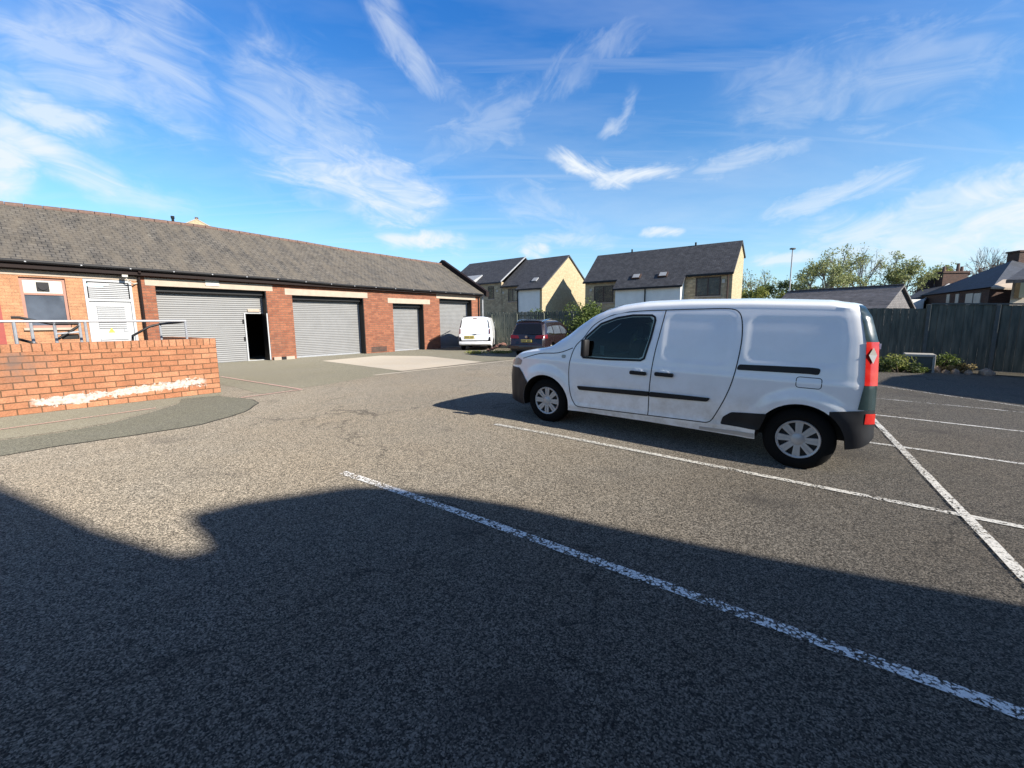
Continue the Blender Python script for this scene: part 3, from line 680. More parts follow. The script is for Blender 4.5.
# big blue-slate hipped house
c1, c2, ap = at(918, 299, 46), at(993, 286.5, 33), at(1012, 260.5, 41)
zc = c2.z; c1.z = zc; base = empty('hipped_house', (c2.x, c2.y, -.8), 0, 'house with a big blue-grey hipped slate roof and brick chimney at the right', 'house')
bo = Vector((c2.x, c2.y, -.8)); c3 = c2 + Vector((11, 6, 0)); c4 = c1 + Vector((13, 6, 0)); ap2 = ap + Vector((5, 1.5, 0))
bm = B(); vs = [bm.verts.new(p-bo) for p in (c1, c2, c3, c4, ap, ap2)]
for f in ((0, 1, 4), (1, 2, 5, 4), (2, 3, 5), (3, 0, 4, 5), (3, 2, 1, 0)): bm.faces.new([vs[i] for i in f])
rf = obj('roof', bm, 'slate_blue', base)
def inset(p, c, k=.94): q = c + (p-c)*k; return q
cc = (c1+c2+c3+c4)/4; ws = [inset(p, cc) for p in (c1, c2, c3, c4)]
bm = B(); solid(bm, [below(p, zc-.05)-bo for p in ws], [below(p, -.8)-bo for p in ws]); obj('wall', bm, 'brick_dark', base)
bm = B(); q = ap + Vector((1.2, .4, 0)) - bo; box(bm, q.x-.7, q.x+1.6, q.y-.5, q.y+.5, q.z-1.0, q.z+.75); box(bm, q.x-.8, q.x+1.7, q.y-.6, q.y+.6, q.z+.751, q.z+.9); ch = obj('chimney', bm, 'brick_dark', rf)
wd = (ws[1]-ws[0]).normalized(); wn_ = Vector((wd.y, -wd.x, 0)); wn_ = wn_ if wn_.y < 0 else -wn_
for px, wdt in ((948, .5), (957, .5), (969, 1.0), (977, .9)):
    # window centred on this wall where the sight line meets it
    d = ray(px, 302); o_ = Vector((0, 0, CAM_H)); n0 = wn_; t = (ws[0]-o_).dot(n0)/d.dot(n0); q = o_+d*t-bo
    bm = B(); solid(bm, [q+wd*a*wdt+Vector((0, 0, b))+wn_*.03 for a, b in ((-.6, -.6), (.6, -.6), (.6, .7), (-.6, .7))], [q+wd*a*wdt+Vector((0, 0, b))-wn_*.05 for a, b in ((-.6, -.6), (.6, -.6), (.6, .7), (-.6, .7))])
    wn2 = obj('window', bm, 'white_board', base)
    for sgn in (-1, 1):
        bm = B(); solid(bm, [q+wd*(a*.22+sgn*.27)*wdt*1.0+Vector((0, 0, b))+wn_*.05 for a, b in ((-1, -.5), (1, -.5), (1, .58), (-1, .58))], [q+wd*(a*.22+sgn*.27)*wdt+Vector((0, 0, b))+wn_*.031 for a, b in ((-1, -.5), (1, -.5), (1, .58), (-1, .58))]); obj('pane', bm, 'pane_pale', wn2)
# nearer house at the frame edge
e1, e2 = at(1006, 280, 25), at(1060, 281, 24.0); e2.z = e1.z; e3, e4 = at(1030, 264, 29), at(1085, 262, 27)
bo = Vector((e1.x, e1.y, -.8)); he = empty('edge_house', bo, 0, 'beige rendered house with dark eaves cut off by the right edge of the photo', 'house')
bm = B(); solid(bm, [e1-bo, e2-bo, e4-bo, e3-bo], [p-bo-Vector((0, 0, .18)) for p in (e1, e2, e4, e3)]); obj('roof', bm, 'slate_dark', he)
f1 = at(1013, 281, 25.8); f2 = at(1075, 281, 25.0)
bm = B(); solid(bm, [below(p, zz)-bo for p, zz in ((f1, e1.z-.1), (f2, e1.z-.1), (f2, 2.15), (f1, 2.15))], [below(p, zz)-bo+Vector((6.5, 5, 0)) for p, zz in ((f1, e1.z-.1), (f2, e1.z-.1), (f2, 2.15), (f1, 2.15))]); obj('upper_wall', bm, 'render_beige', he)
bm = B(); solid(bm, [below(p, zz)-bo for p, zz in ((f1, 2.149), (f2, 2.149), (f2, -.8), (f1, -.8))], [below(p, zz)-bo+Vector((6.5, 5, 0)) for p, zz in ((f1, 2.149), (f2, 2.149), (f2, -.8), (f1, -.8))]); obj('lower_wall', bm, 'brick_dark', he)
q = at(1021, 289, 25.4)-bo; bm = B(); box(bm, q.x-.12, q.x+.5, q.y-.05, q.y+.2, q.z-.5, q.z+.45); obj('window', bm, 'window_black', he)
# lean-to between them with a pale sunlit roof
l1_, l2_, l3_, l4_ = at(991, 287, 29), at(1013, 288, 29), at(1022, 279, 31), at(1003, 279.5, 31)
bo = Vector((l1_.x, l1_.y, -.8)); hl = empty('lean_to', bo, 0, 'low lean-to with a pale roof in front of the hipped house', 'building')
bm = B(); solid(bm, [p-bo for p in (l1_, l2_, l3_, l4_)], [p-bo-Vector((0, 0, .12)) for p in (l1_, l2_, l3_, l4_)]); obj('roof', bm, 'lintel_stone', hl)
bm = B(); solid(bm, [below(p, l1_.z-.1)-bo+Vector((.1, .15, 0)) for p in (l1_, l2_, l3_, l4_)], [below(p, -.8)-bo+Vector((.1, .15, 0)) for p in (l1_, l2_, l3_, l4_)]); obj('wall', bm, 'brick_dark', hl)
# small dark-roofed far house with two chimneys
a1, a2, a3, a4 = at(905, 299, 47), at(924, 300, 44), at(950, 283.5, 50), at(931, 284.5, 53)
bo = Vector((a1.x, a1.y, -.8)); hf = empty('cottage', bo, 0, 'small dark roofed cottage with two brick chimneys left of the hipped house', 'house')
bm = B(); solid(bm, [p-bo for p in (a1, a2, a3, a4)], [p-bo-Vector((0, 0, .2)) for p in (a1, a2, a3, a4)]); rf = obj('roof', bm, 'slate_blue', hf)
bm = B(); solid(bm, [below(p, a2.z-.15)-bo+Vector((.2, .4, 0)) for p in (a1, a2, a3, a4)], [below(p, -.8)-bo+Vector((.2, .4, 0)) for p in (a1, a2, a3, a4)]); obj('wall', bm, 'brick_dark', hf)
bm = B(); tube(bm, [a2-bo, a3-bo], .12, 6); obj('verge_board', bm, 'lead_grey', rf)
for px0, px1, pyt, pyb, Y in ((922, 930, 279.5, 290, 51), (940, 962.5, 273.5, 285, 50)):
    A_, C_ = at(px0, pyt, Y)-bo, at(px1, pyb, Y)-bo
    bm = B(); box(bm, A_.x, C_.x, A_.y-.4, A_.y+.5, C_.z-1.2, A_.z); box(bm, A_.x-.12, C_.x+.12, A_.y-.5, A_.y+.6, A_.z+.001, A_.z+.2); chm = obj('chimney', bm, 'brick_dark', rf)
    for fx in ((.5,) if px1-px0 < 12 else (.15, .72, .88)):
        x_ = A_.x+(C_.x-A_.x)*fx; bm = B(); lathe(bm, [(.17, A_.z+.2), (.13, A_.z+.75 if fx != .72 else A_.z+1.1), (0, A_.z+.75 if fx != .72 else A_.z+1.1)], 8, 'z', (x_, A_.y, 0)); obj('chimney_pot', bm, 'terracotta', chm)
q = at(915, 303, 43); bm = B(); box(bm, -.9, .9, 0, 3, -.8, q.z+.35, bev=.05); o_ = obj('garden_shed', bm, 'render_white'); o_.location = (q.x, q.y, 0); tag(o_, 'small white garden shed just above the fence by the cottage', 'shed')

# ------------------------------------------------------------------ fence
fang = atan2(fd.y, fd.x); FL = (FB-FA).length
fe = empty('timber_fence', (FA.x, FA.y, 0), fang, 'long dark stained close-boarded timber fence with concrete posts along the car park', 'fence')
bm = B(); x = 0
while x < FL:
    p = FA+fd*x; zb = gz(p.x, p.y); wv = .105+random.uniform(-.006, .006); h = lerp([(0, 2.2), (9, 2.2), (16, 2.0), (30, 2.03)], x) - (.0 if x > 9 else 0)
    h = 2.2 if x < 7 else lerp([(7, 2.06), (16, 2.0), (30, 2.05)], x)
    h += random.uniform(-.012, .012) + (.03*(int(x/.13) % 2) if x > 9 else 0)
    yy = .0 if int(x/.105) % 2 else .014
    box(bm, x, x+wv, yy, yy+.02, zb+.02, zb+h); x += wv+(.004 if x < 9 else .022)
obj('boards', bm, 'fence_wood', fe)
for zz in (.4, 1.1, 1.8):
    bm = B(); pr = None
    for i in range(13):
        x = FL*i/12; p = FA+fd*x; zb = gz(p.x, p.y)+zz; c = [bm.verts.new((x, y, z)) for y, z in ((-.06, zb), (-.015, zb), (-.015, zb+.07), (-.06, zb+.07))]
        if pr:
            for a in range(4): bm.faces.new((pr[a], pr[(a+1) % 4], c[(a+1) % 4], c[a]))
        else: bm.faces.new(c)
        pr = c
    bm.faces.new(pr[::-1]); obj('arris_rail', bm, 'fence_wood', fe)
ysgn = 1 if Vector((-sin(fang), cos(fang))).dot(fn) > 0 else -1
x = 0.25
while x < FL:
    p = FA+fd*x; zb = gz(p.x, p.y); bm = B(); yc = ysgn*.05; box(bm, x-.05, x+.05, yc-.05, yc+.05, zb, zb+(2.2 if x < 7 else 1.95), bev=.008)
    obj('post', bm, 'post_concrete' if x < 9 else 'fence_wood', fe); x += 1.68
bm = B(); hull8(bm, [(1.5, -.05, 2.2+gz(*(FA+fd*1.5))), (6.9, -.05, 2.2+gz(*(FA+fd*6.9))), (6.9, .07, 2.2+gz(*(FA+fd*6.9))), (1.5, .07, 2.2+gz(*(FA+fd*1.5)))], [(1.5, -.05, 2.25+gz(*(FA+fd*1.5))), (6.9, -.05, 2.25+gz(*(FA+fd*6.9))), (6.9, .07, 2.25+gz(*(FA+fd*6.9))), (1.5, .07, 2.25+gz(*(FA+fd*1.5)))])
obj('capping_rail', bm, 'post_concrete', fe)

# concrete block and plants by the fence
cb = ground(917, 371.0); bm = B(); box(bm, -.32, .30, -.3, .3, -.1, .42, bev=.02)
o_ = obj('concrete_block', bm, 'post_concrete'); bm = B(); box(bm, -.37, .37, -.34, .34, .42, .50, bev=.02); obj('lit_top', bm, 'concrete', o_); bm = B(); box(bm, .302, .37, -.34, .34, -.1, .419, bev=.01); obj('lit_end', bm, 'concrete', o_); o_.location = (cb.x, cb.y, gz(cb.x, cb.y)); o_.rotation_euler = (0, 0, radians(-38)); o_.scale = (1, 1, 1.15); tag(o_, 'square concrete block among low plants by the fence, lit top and shaded front coloured in', 'concrete block')  # dark body and pale slabs colour in the shaded front, lit top and end

def leaves(bm, c, r, n, size, flat=.6, seedv=0):
    rnd = random.Random(seedv)
    for i in range(n):
        d = Vector((rnd.gauss(0, 1), rnd.gauss(0, 1), rnd.gauss(0, 1))).normalized()
        p = Vector(c) + Vector((d.x*r[0], d.y*r[1], d.z*r[2]))*(rnd.random()**.4)
        s = size*rnd.uniform(.5, 1.25); a = Vector((rnd.gauss(0, 1), rnd.gauss(0, 1), rnd.gauss(0, 1)*flat)).normalized()
        b = a.cross(Vector((rnd.gauss(0, 1), rnd.gauss(0, 1), rnd.gauss(0, 1)))).normalized()
        vs = [bm.verts.new(p + a*s*u_ + b*s*v_) for u_, v_ in ((-1, 0), (-.2, -.45), (1, 0), (-.2, .45))]
        bm.faces.new(vs)
def shrub(name, x, y, r, h, n, size, mat, label, cat, group=None, seedv=0, clumps=9):
    rnd = random.Random(seedv); root = empty(name, (x, y, gz(x, y)), 0, label, cat, group); bm = B(); st = B()
    for k in range(clumps):
        a = rnd.uniform(0, 2*pi); q = rnd.random()**.5; c = (cos(a)*r*q*.8, sin(a)*r*q*.55, h*rnd.uniform(.25, .82)*(1-.35*q))
        s = rnd.uniform(.25, .45)
        leaves(bm, c, (r*s, r*s, h*s*.8), n//clumps, size, 1, seedv*100+k)
        tube(st, [(c[0]*.2, c[1]*.2, 0), (c[0]*.6, c[1]*.6, c[2]*.6), c], .012*h+.004, 5)
    obj('foliage', bm, mat, root); obj('stems', st, 'bark', root)
    return root
for k, (px, py, r, h, mt, sz, lab) in enumerate(((880, 370.5, .85, .72, 'leaf_yellow', .06, 'low yellow-green plant at the fence foot nearest the van'), (899, 372.5, .6, .50, 'leaf_dark', .05, 'low dark plant left of the concrete block'), (938, 371, .6, .68, 'leaf_ivy', .05, 'low green plant just right of the concrete block'),
        (954, 372, .6, .36, 'leaf_dry', .05, 'low dried tan plant at the right end of the planted strip'), (914, 372.5, .5, .25, 'leaf_ivy', .045, 'small green weeds in front of the concrete block'))):
    p = ground(px, py) - fn*.0; shrub('low_plant', p.x, p.y, r, h, 900, sz, mt, lab, 'plant', 'low plants along the fence foot', 50+k)
bm = B()
for k in range(14):
    a, b = random.uniform(-.9, .9), random.uniform(-.25, .25); s = random.uniform(.06, .16)
    v0 = len(bm.verts); bmesh.ops.create_icosphere(bm, subdivisions=1, radius=s, matrix=Matrix.Translation((a, b, s*.4)))
for v in bm.verts: v.co += mn.noise_vector(v.co*9)*.05
o_ = obj('rubble', bm, 'rubble_stone'); p = ground(968, 374); o_.location = (p.x, p.y, gz(p.x, p.y)); o_.rotation_euler = (0, 0, fang); tag(o_, 'scatter of pale rubble at the right end of the planted strip', 'rubble', None, 'stuff')
bm = B()
for k in range(40):
    a, b = random.uniform(-.9, .9), random.uniform(-.4, .4); s = random.uniform(.04, .11)
    bmesh.ops.create_icosphere(bm, subdivisions=1, radius=s, matrix=Matrix.Translation((a, b, s*.5+max(0, .45-abs(a)*.5))))
for v in bm.verts: v.co += mn.noise_vector(v.co*9)*.05
o_ = obj('rubble', bm, 'rubble_brick'); p = ground(503, 351.5); o_.location = (p.x, p.y, 0); o_.scale = (.9, .8, .8); tag(o_, 'heap of reddish rubble by the fence between the two far vehicles', 'rubble', None, 'stuff')
bm = B()
for k in range(9): leaves(bm, (random.uniform(-1.4, 1.4), random.uniform(-.4, .4), .07), (.4, .3, .08), 90, .05, 1, 900+k)
o_ = obj('weeds', bm, 'leaf_yellow'); p = ground(497, 353.5); o_.location = (p.x, p.y, 0); tag(o_, 'sparse yellow-green weeds on the ground between the far vehicles', 'weeds', None, 'stuff')
# bush by the fence, behind the dark car and bonnet
p = at(592, 340, 21.0); shrub('bush', p.x, p.y, 1.55, 2.6, 8500, .07, 'leaf_ivy', 'large green bush spilling over the fence behind the plum car', 'bush', None, 3, 34)
p = at(560, 340, 25.0); shrub('bush', p.x, p.y, 2.3, 3.0, 7000, .075, 'leaf_ivy', 'loose green bush growing behind the fence above the plum car roof', 'bush', None, 8, 18)
p = ground(612, 355.5); shrub('bush', p.x, p.y, 1.1, 2.0, 2600, .075, 'leaf_dark', 'darker bush against the fence above the white van bonnet', 'bush', None, 5, 16)

# ------------------------------------------------------------------ trees
def tree(name, px, Y, ztop, width, mat, label, cat='tree', nl=3500, lsize=.16, seedv=1, leafy=1.0, fork=3, depth=4, trunk_h=.25, group='trees beyond the fence', tw='twig'):
    rnd = random.Random(seedv); p = at(px, 320, Y); root = empty(name, (p.x, p.y, -.5), 0, label, cat, group)
    bm = B(); tips = []; H_ = ztop+.5
    def grow(pos, d, L, r, lv):
        n = 3; pts = [pos]; q = Vector(pos); dd = Vector(d)
        for i in range(n):
            dd = (dd + Vector((rnd.gauss(0, .13), rnd.gauss(0, .13), rnd.gauss(0, .07)))).normalized(); q = q + dd*L/n; pts.append(q.copy())
        tube(bm, pts, r, 5 if lv < 2 else 3, False, r*.62)
        tips.append((pts[-1], lv)); tips.append((pts[-2], lv))
        if lv >= depth: return
        for k in range(fork if lv else fork+2):
            a = rnd.uniform(0, 2*pi); sprd = rnd.uniform(.35, .95) * (width/H_*1.35 if lv < 2 else 1.0)
            o1 = dd.orthogonal().normalized(); o2 = dd.cross(o1)
            nd = (dd + (o1*cos(a)+o2*sin(a))*sprd + Vector((0, 0, .12))).normalized()
            grow(pts[-1] if k else pts[-1], nd, L*rnd.uniform(.62, .86), r*.6, lv+1)
    grow(Vector((0, 0, 0)), Vector((0, 0, 1)), H_*trunk_h, H_*.022, 0)
    mz = max(t.z for t, l in tips); mx = max(max(abs(t.x), abs(t.y)) for t, l in tips)
    sx, sz = (width/2)/mx, (H_-lsize)/mz
    for v in bm.verts: v.co.x *= sx; v.co.y *= sx; v.co.z *= sz
    tr = obj('trunk', bm, tw, root)
    if leafy:
        bl = B(); ts = [Vector((t.x*sx, t.y*sx, t.z*sz)) for t, l in tips if l >= depth-1 and rnd.random() < leafy]
        per = max(2, nl//max(1, len(ts)))
        for i, t in enumerate(ts): leaves(bl, t, (.5, .5, .4), per, lsize, 1, seedv*1000+i)
        obj('crown', bl, mat, root)
    return root
tree('leafy_tree', 822, 44, 8.2, 8.0, 'leaf_spring', 'pale green spring tree right of the lamp post behind the slate roof', nl=7500, lsize=.12, seedv=11, leafy=.9)
tree('bare_tree', 868, 46, 9.6, 8.5, 'leaf_spring', 'tall nearly bare tree behind the grey slate roof', nl=1300, lsize=.11, seedv=12, leafy=.5, depth=5)
tree('leafy_tree', 902, 48, 8.7, 7.2, 'leaf_spring', 'yellow-green spring tree left of the cottage chimneys', nl=5500, lsize=.125, seedv=13, leafy=.8)
tree('leafy_tree', 926, 58, 8.6, 6.0, 'leaf_yellow', 'smaller bright green tree just behind the cottage chimney', nl=2600, lsize=.14, seedv=23, leafy=.8)
tree('russet_tree', 948, 75, 10.6, 10, 'leaf_russet', 'reddish tree far behind the wide cottage chimney', nl=2600, lsize=.24, seedv=14)
tree('russet_tree', 975, 80, 11.0, 9, 'leaf_russet', 'sparser reddish tree by the slope of the hipped roof', nl=1500, lsize=.24, seedv=15, leafy=.6)
tree('bare_tree', 984, 70, 13.0, 9, 'leaf_russet', 'bare twiggy tree above the blue-grey hipped roof', nl=10, lsize=.2, seedv=16, leafy=0, depth=5)
tree('bare_tree', 762, 62, 8.8, 10, 'leaf_spring', 'bare grey tree between the semi-detached house and the lamp post', nl=600, lsize=.16, seedv=17, leafy=.3, depth=5)
tree('hedge_tree', 752, 50, 5.2, 7, 'leaf_yellow', 'yellow-green hedge tree beside the semi-detached house gable', nl=3000, lsize=.17, seedv=18)
tree('hedge_tree', 776, 52, 6.0, 8, 'leaf_dark', 'dark green hedge tree behind the foot of the lamp post', nl=4200, lsize=.18, seedv=19)
tree('hedge_tree', 800, 50, 5.2, 6, 'leaf_dark', 'low dark hedge tree right of the lamp post', nl=2500, lsize=.18, seedv=20)
# lamp post
p = at(787, 320, 38); top = at(787.6, 249, 38).z
lp = empty('street_lamp', (p.x, p.y, -.3), 0, 'tall grey street lamp standing behind the white van', 'street lamp')
bm = B(); tube(bm, [(0, 0, 0), (0, 0, 1.2)], .10, 10); tube(bm, [(0, 0, 1.2), (0, 0, top+.25)], .065, 10, True, .045); obj('pole', bm, 'lead_grey', lp, 40)
bm = B(); box(bm, -.22, .20, -.12, .12, top+.25, top+.38, bev=.04); obj('lamp_head', bm, 'black_metal', lp, 40)

# ------------------------------------------------------------------ vehicles
class Body:
    def __init__(s, **k): s.__dict__.update(k)
    def W(s, x, z): return lerp(s.plan, x)*lerp(s.prof, z) + s.feat(x, z)
    def warp(s, x, y, z):
        f = smooth(s.x1-.5, s.x1, x); f2 = smooth(s.x0+.45, s.x0, x)
        return Vector((x - lerp(s.tilt, z)*f + lerp(s.nose, z)*f2, y, z))
    def point(s, x, z, off=0, side=-1): return s.warp(x, side*(s.W(x, z)+off), z)
    def section(s, x, off):
        zt, zs, zb = lerp(s.top, x)+off, lerp(s.sh, x), lerp(s.bot, x)-off; K, J = s.K, 12; pts = []
        for k in range(K+1):
            z = zb+(zs-zb)*k/K; pts.append((s.W(x, z)+off, z))
        w = pts[-1][0]
        for j in range(1, J+1):
            a = pi/2*j/J; e = 2/s.ne; pts.append((max(0, w*cos(a))**1 if False else w*(max(0, cos(a)))**e, zs+(zt-zs)*sin(a)**e))
        return pts
    def mesh(s, off=0.0, x0=None, x1=None, dx=None):
        bm = B(); x0 = s.x0 if x0 is None else x0; x1 = s.x1 if x1 is None else x1; n = int((x1-x0)/(dx or s.dx))
        prev = None
        for i in range(n+1):
            x = x0+(x1-x0)*i/n; pt = s.section(x, off); xx = x + (off if i == n else 0) - (off if i == 0 else 0)
            loop = [s.warp(xx, -y, z) for y, z in pt] + [s.warp(xx, y, z) for y, z in pt[-2::-1]]
            c = [bm.verts.new(p) for p in loop]; L = len(c)
            if prev:
                for a in range(L): bm.faces.new((prev[a], prev[(a+1) % L], c[(a+1) % L], c[a]))
            else: bm.faces.new(c)
            prev = c
        bm.faces.new(prev[::-1])
        bmesh.ops.remove_doubles(bm, verts=bm.verts, dist=1e-5)
        return bm
    def shell(s, off, planes, name, mat, parent, x0=None, x1=None, capfill=False, inner=.02, sm=35, both=True):
        bm = s.mesh(off, None, None, .03)
        for co, no in planes:     # keeps what lies on the side away from no
            bmesh.ops.bisect_plane(bm, geom=bm.verts[:]+bm.edges[:]+bm.faces[:], plane_co=co, plane_no=no, clear_outer=True)
        return obj(name, bm, mat, parent, sm)
    def patch(s, poly, off, name, mat, parent, side=-1, th=.012, step=.05, sm=35):
        bm = B(); bm.faces.new([bm.verts.new((x, 0, z)) for x, z in poly]); bmesh.ops.triangulate(bm, faces=bm.faces)
        for ax in (0, 1):
            lo, hi = min(p[ax] for p in poly), max(p[ax] for p in poly); t = math.ceil(lo/step)*step
            while t < hi:
                co = [0, 0, 0]; no = [0, 0, 0]; co[0 if ax == 0 else 2] = t; no[0 if ax == 0 else 2] = 1
                bmesh.ops.bisect_plane(bm, geom=bm.verts[:]+bm.edges[:]+bm.faces[:], plane_co=co, plane_no=no); t += step
        for v in bm.verts: v.co = s.point(v.co.x, v.co.z, off, side)
        bmesh.ops.recalc_face_normals(bm, faces=bm.faces)
        ret = bmesh.ops.extrude_face_region(bm, geom=bm.faces[:])
        for v in [g_ for g_ in ret['geom'] if isinstance(g_, bmesh.types.BMVert)]: v.co.y -= side*th
        return obj(name, bm, mat, parent, sm)
    def ribbon(s, pts, w, off, name, mat, parent, side=-1, closed=False):
        bm = B(); pr = None; P = [Vector(p) for p in pts]; L = len(P)
        idx = list(range(L))+([0] if closed else [])
        Q = []
        for a, b in zip(idx, idx[1:]):
            k = max(1, int((P[b]-P[a]).length/.05)); Q += [P[a].lerp(P[b], i/k) for i in range(k)]
        Q.append(P[idx[-1]])
        for i, p in enumerate(Q):
            d = (Q[min(i+1, len(Q)-1)]-Q[max(i-1, 0)]).normalized(); n_ = Vector((-d.y, d.x))*w/2
            c = [bm.verts.new(s.point(q.x, q.y, off, side)) for q in (p+n_, p-n_)]
            if pr: bm.faces.new((pr[0], pr[1], c[1], c[0]))
            pr = c
        return obj(name, bm, mat, parent)
def rear_patch(bd, poly, off, name, mat, parent, th=.02, x=None):
    bm = B(); x = bd.x1 if x is None else x
    A = [bm.verts.new(bd.warp(bd.x1, y, z)+Vector((off, 0, 0))) for y, z in poly]; C = [bm.verts.new(bd.warp(bd.x1, y, z)+Vector((off-th, 0, 0))) for y, z in poly]
    bm.faces.new(A); bm.faces.new(C[::-1])
    for i in range(len(A)): j = (i+1) % len(A); bm.faces.new((A[j], A[i], C[i], C[j]))
    return obj(name, bm, mat, parent)
def boolean(o, cutters):
    for bmc, mat in cutters:
        c = obj('cutter', bmc, mat); md = o.modifiers.new('b', 'BOOLEAN'); md.operation = 'DIFFERENCE'; md.object = c; md.solver = 'EXACT'; md.material_mode = 'TRANSFER'; bpy.context.view_layer.update(); c.matrix_world = o.matrix_world.copy()
        bpy.context.view_layer.update(); dg = bpy.context.evaluated_depsgraph_get()
        me = D.meshes.new_from_object(o.evaluated_get(dg)); o.modifiers.clear(); old = o.data; o.data = me; D.objects.remove(c)
        try: me.set_sharp_from_angle(angle=radians(30))
        except Exception: pass
def wheel(parent, x, y, side, R=.325, hub=.20, spokes=8, mat='hubcap', zc=.31, w=.2):
    """side -1: outer face towards -y"""
    bm = B(); prof = [(hub*.9, .03), (hub+.005, .012), (hub+.03, .0), (R-.07, .002), (R-.03, .014), (R-.006, .035), (R, .06), (R, w-.06), (R-.006, w-.035), (R-.03, w-.014), (hub, w)]
    lathe(bm, [(r, h) for r, h in prof], 40)
    lathe(bm, [(hub, w-.02), (0, w-.02)], 40)
    if side > 0: bmesh.ops.scale(bm, vec=(1, -1, 1), verts=bm.verts)
    t = obj('wheel', bm, 'rubber', parent, 40); t.location = (x, y, zc)
    bm = B(); lathe(bm, [(0, .045), (hub*.96, .045)], 32)
    if side > 0: bmesh.ops.scale(bm, vec=(1, -1, 1), verts=bm.verts)
    obj('wheel_disc', bm, 'wheel_dark', t)
    bm = B(); lathe(bm, [(hub*.88, .028), (hub*.89, .012), (hub*.97, .006), (hub*1.0, .012), (hub*1.0, .03)], 48)
    lathe(bm, [(0, .008), (hub*.2, .008), (hub*.27, .016), (hub*.34, .020), (hub*.35, .04)], 32)
    for k in range(spokes):
        a = 2*pi*k/spokes + pi/2
        def pt(r, t_, h): return (r*cos(a)-t_*sin(a), h, r*sin(a)+t_*cos(a))
        for t0, t1 in ((-.118, -.02), (.02, .118)):
            hull8(bm, [pt(hub*.30, t0*hub*1.15, .04), pt(hub*.9, t0*hub*1.5, .04), pt(hub*.9, t1*hub*1.5, .04), pt(hub*.30, t1*hub*1.15, .04)], [pt(hub*.30, t0*hub*1.15, .015), pt(hub*.9, t0*hub*1.5, .012), pt(hub*.9, t1*hub*1.5, .012), pt(hub*.30, t1*hub*1.15, .015)])
        hull8(bm, [pt(hub*.30, -.03*hub, .04), pt(hub*.9, -.04*hub, .04), pt(hub*.9, .04*hub, .04), pt(hub*.30, .03*hub, .04)], [pt(hub*.30, -.03*hub, .02), pt(hub*.9, -.04*hub, .018), pt(hub*.9, .04*hub, .018), pt(hub*.30, .03*hub, .02)])
    if side > 0: bmesh.ops.scale(bm, vec=(1, -1, 1), verts=bm.verts)
    obj('hubcap', bm, mat, t, 35)
    return t
def cyl_cut(x, z, r, y0, y1):
    bm = B(); A = [bm.verts.new((x+r*cos(2*pi*k/48), y0, z+r*sin(2*pi*k/48))) for k in range(48)]; C = [bm.verts.new((x+r*cos(2*pi*k/48), y1, z+r*sin(2*pi*k/48))) for k in range(48)]
    bm.faces.new(A[::-1]); bm.faces.new(C)
    for k in range(48): bm.faces.new((A[k], A[(k+1) % 48], C[(k+1) % 48], C[k]))
    return bm
def rr_sd(x, z, x0, x1, z0, z1, r):
    qx = abs(x-(x0+x1)/2)-(x1-x0)/2+r; qz = abs(z-(z0+z1)/2)-(z1-z0)/2+r
    return min(max(qx, qz), 0)+sqrt(max(qx, 0)**2+max(qz, 0)**2)-r

# ---- main white van
def feat_main(x, z):
    v = 0
    for (a, b, c, d) in ((1.63, 2.34, 1.03, 1.55), (2.50, 3.34, 1.09, 1.55)):
        v -= .005*smooth(.016, -.016, rr_sd(x, z, a, b, c, d, .09))
    for wx in (0, 3.05):
        r = sqrt((x-wx)**2+(z-.31)**2); v += .022*smooth(.56, .42, r)*(1 if z > .1 else 0)
    v += .006*smooth(.96, .90, z)*smooth(.50, .6, z)
    v += .012*smooth(.06, .0, abs(z-.315-.03*(x-.5)/1.7))*(1 if .4 < x < 2.7 else 0)
    return v
VAN = Body(x0=-.84, x1=3.60, dx=.025, K=64, ne=3.0, feat=feat_main,
    plan=[(-.84, .50), (-.80, .60), (-.72, .72), (-.62, .80), (-.48, .860), (-.3, .892), (-.1, .905), (3.38, .905), (3.46, .900), (3.52, .885), (3.565, .855), (3.59, .825), (3.60, .80)],
    prof=[(.15, .93), (.30, .965), (.5, .99), (.7, 1.0), (.92, .998), (1.02, .985), (1.2, .955), (1.4, .915), (1.55, .88), (1.66, .845), (1.75, .80)],
    top=[(-.84, .80), (-.78, .875), (-.68, .945), (-.5, 1.01), (-.3, 1.05), (-.08, 1.09), (.04, 1.13), (.16, 1.24), (.42, 1.44), (.62, 1.575), (.80, 1.655), (1.0, 1.705), (1.3, 1.745), (1.8, 1.765), (2.5, 1.765), (3.2, 1.745), (3.55, 1.715), (3.68, 1.68)],
    sh=[(-.84, .74), (-.7, .84), (-.5, .93), (-.3, .98), (.0, 1.03), (.22, 1.06), (.30, 1.09), (.46, 1.25), (.70, 1.43), (.94, 1.54), (1.15, 1.585), (1.44, 1.62), (1.9, 1.64), (2.5, 1.645), (3.2, 1.63), (3.55, 1.61), (3.68, 1.58)],
    bot=[(-.84, .26), (-.5, .22), (.4, .235), (1.5, .25), (2.6, .25), (3.25, .30), (3.42, .305), (3.52, .34), (3.57, .38), (3.60, .44)],
    tilt=[(.4, -.04), (.6, -.02), (.95, .0), (1.34, .03), (1.57, .10), (1.70, .18), (1.8, .26)], nose=[(.3, .0), (.6, .0), (.8, .03), (.9, .06)])
pa = Vector((.5195, 6.483, gz(.5195, 6.483))); pb = Vector((3.1037, 4.5434, gz(3.1037, 4.5434)))
S = (pb-pa).length/3.06
ax = (pb-pa).normalized(); ay = Vector((0, 0, 1)).cross(ax).normalized(); az = ax.cross(ay)
org = pa + ay*.84*S
van = empty('panel_van', org, 0, 'large white panel van parked side-on in the bay with black side mouldings', 'van')
van.matrix_world = Matrix.Translation(org) @ Matrix((ax, ay, az)).transposed().to_4x4() @ Matrix.Scale(S, 4)
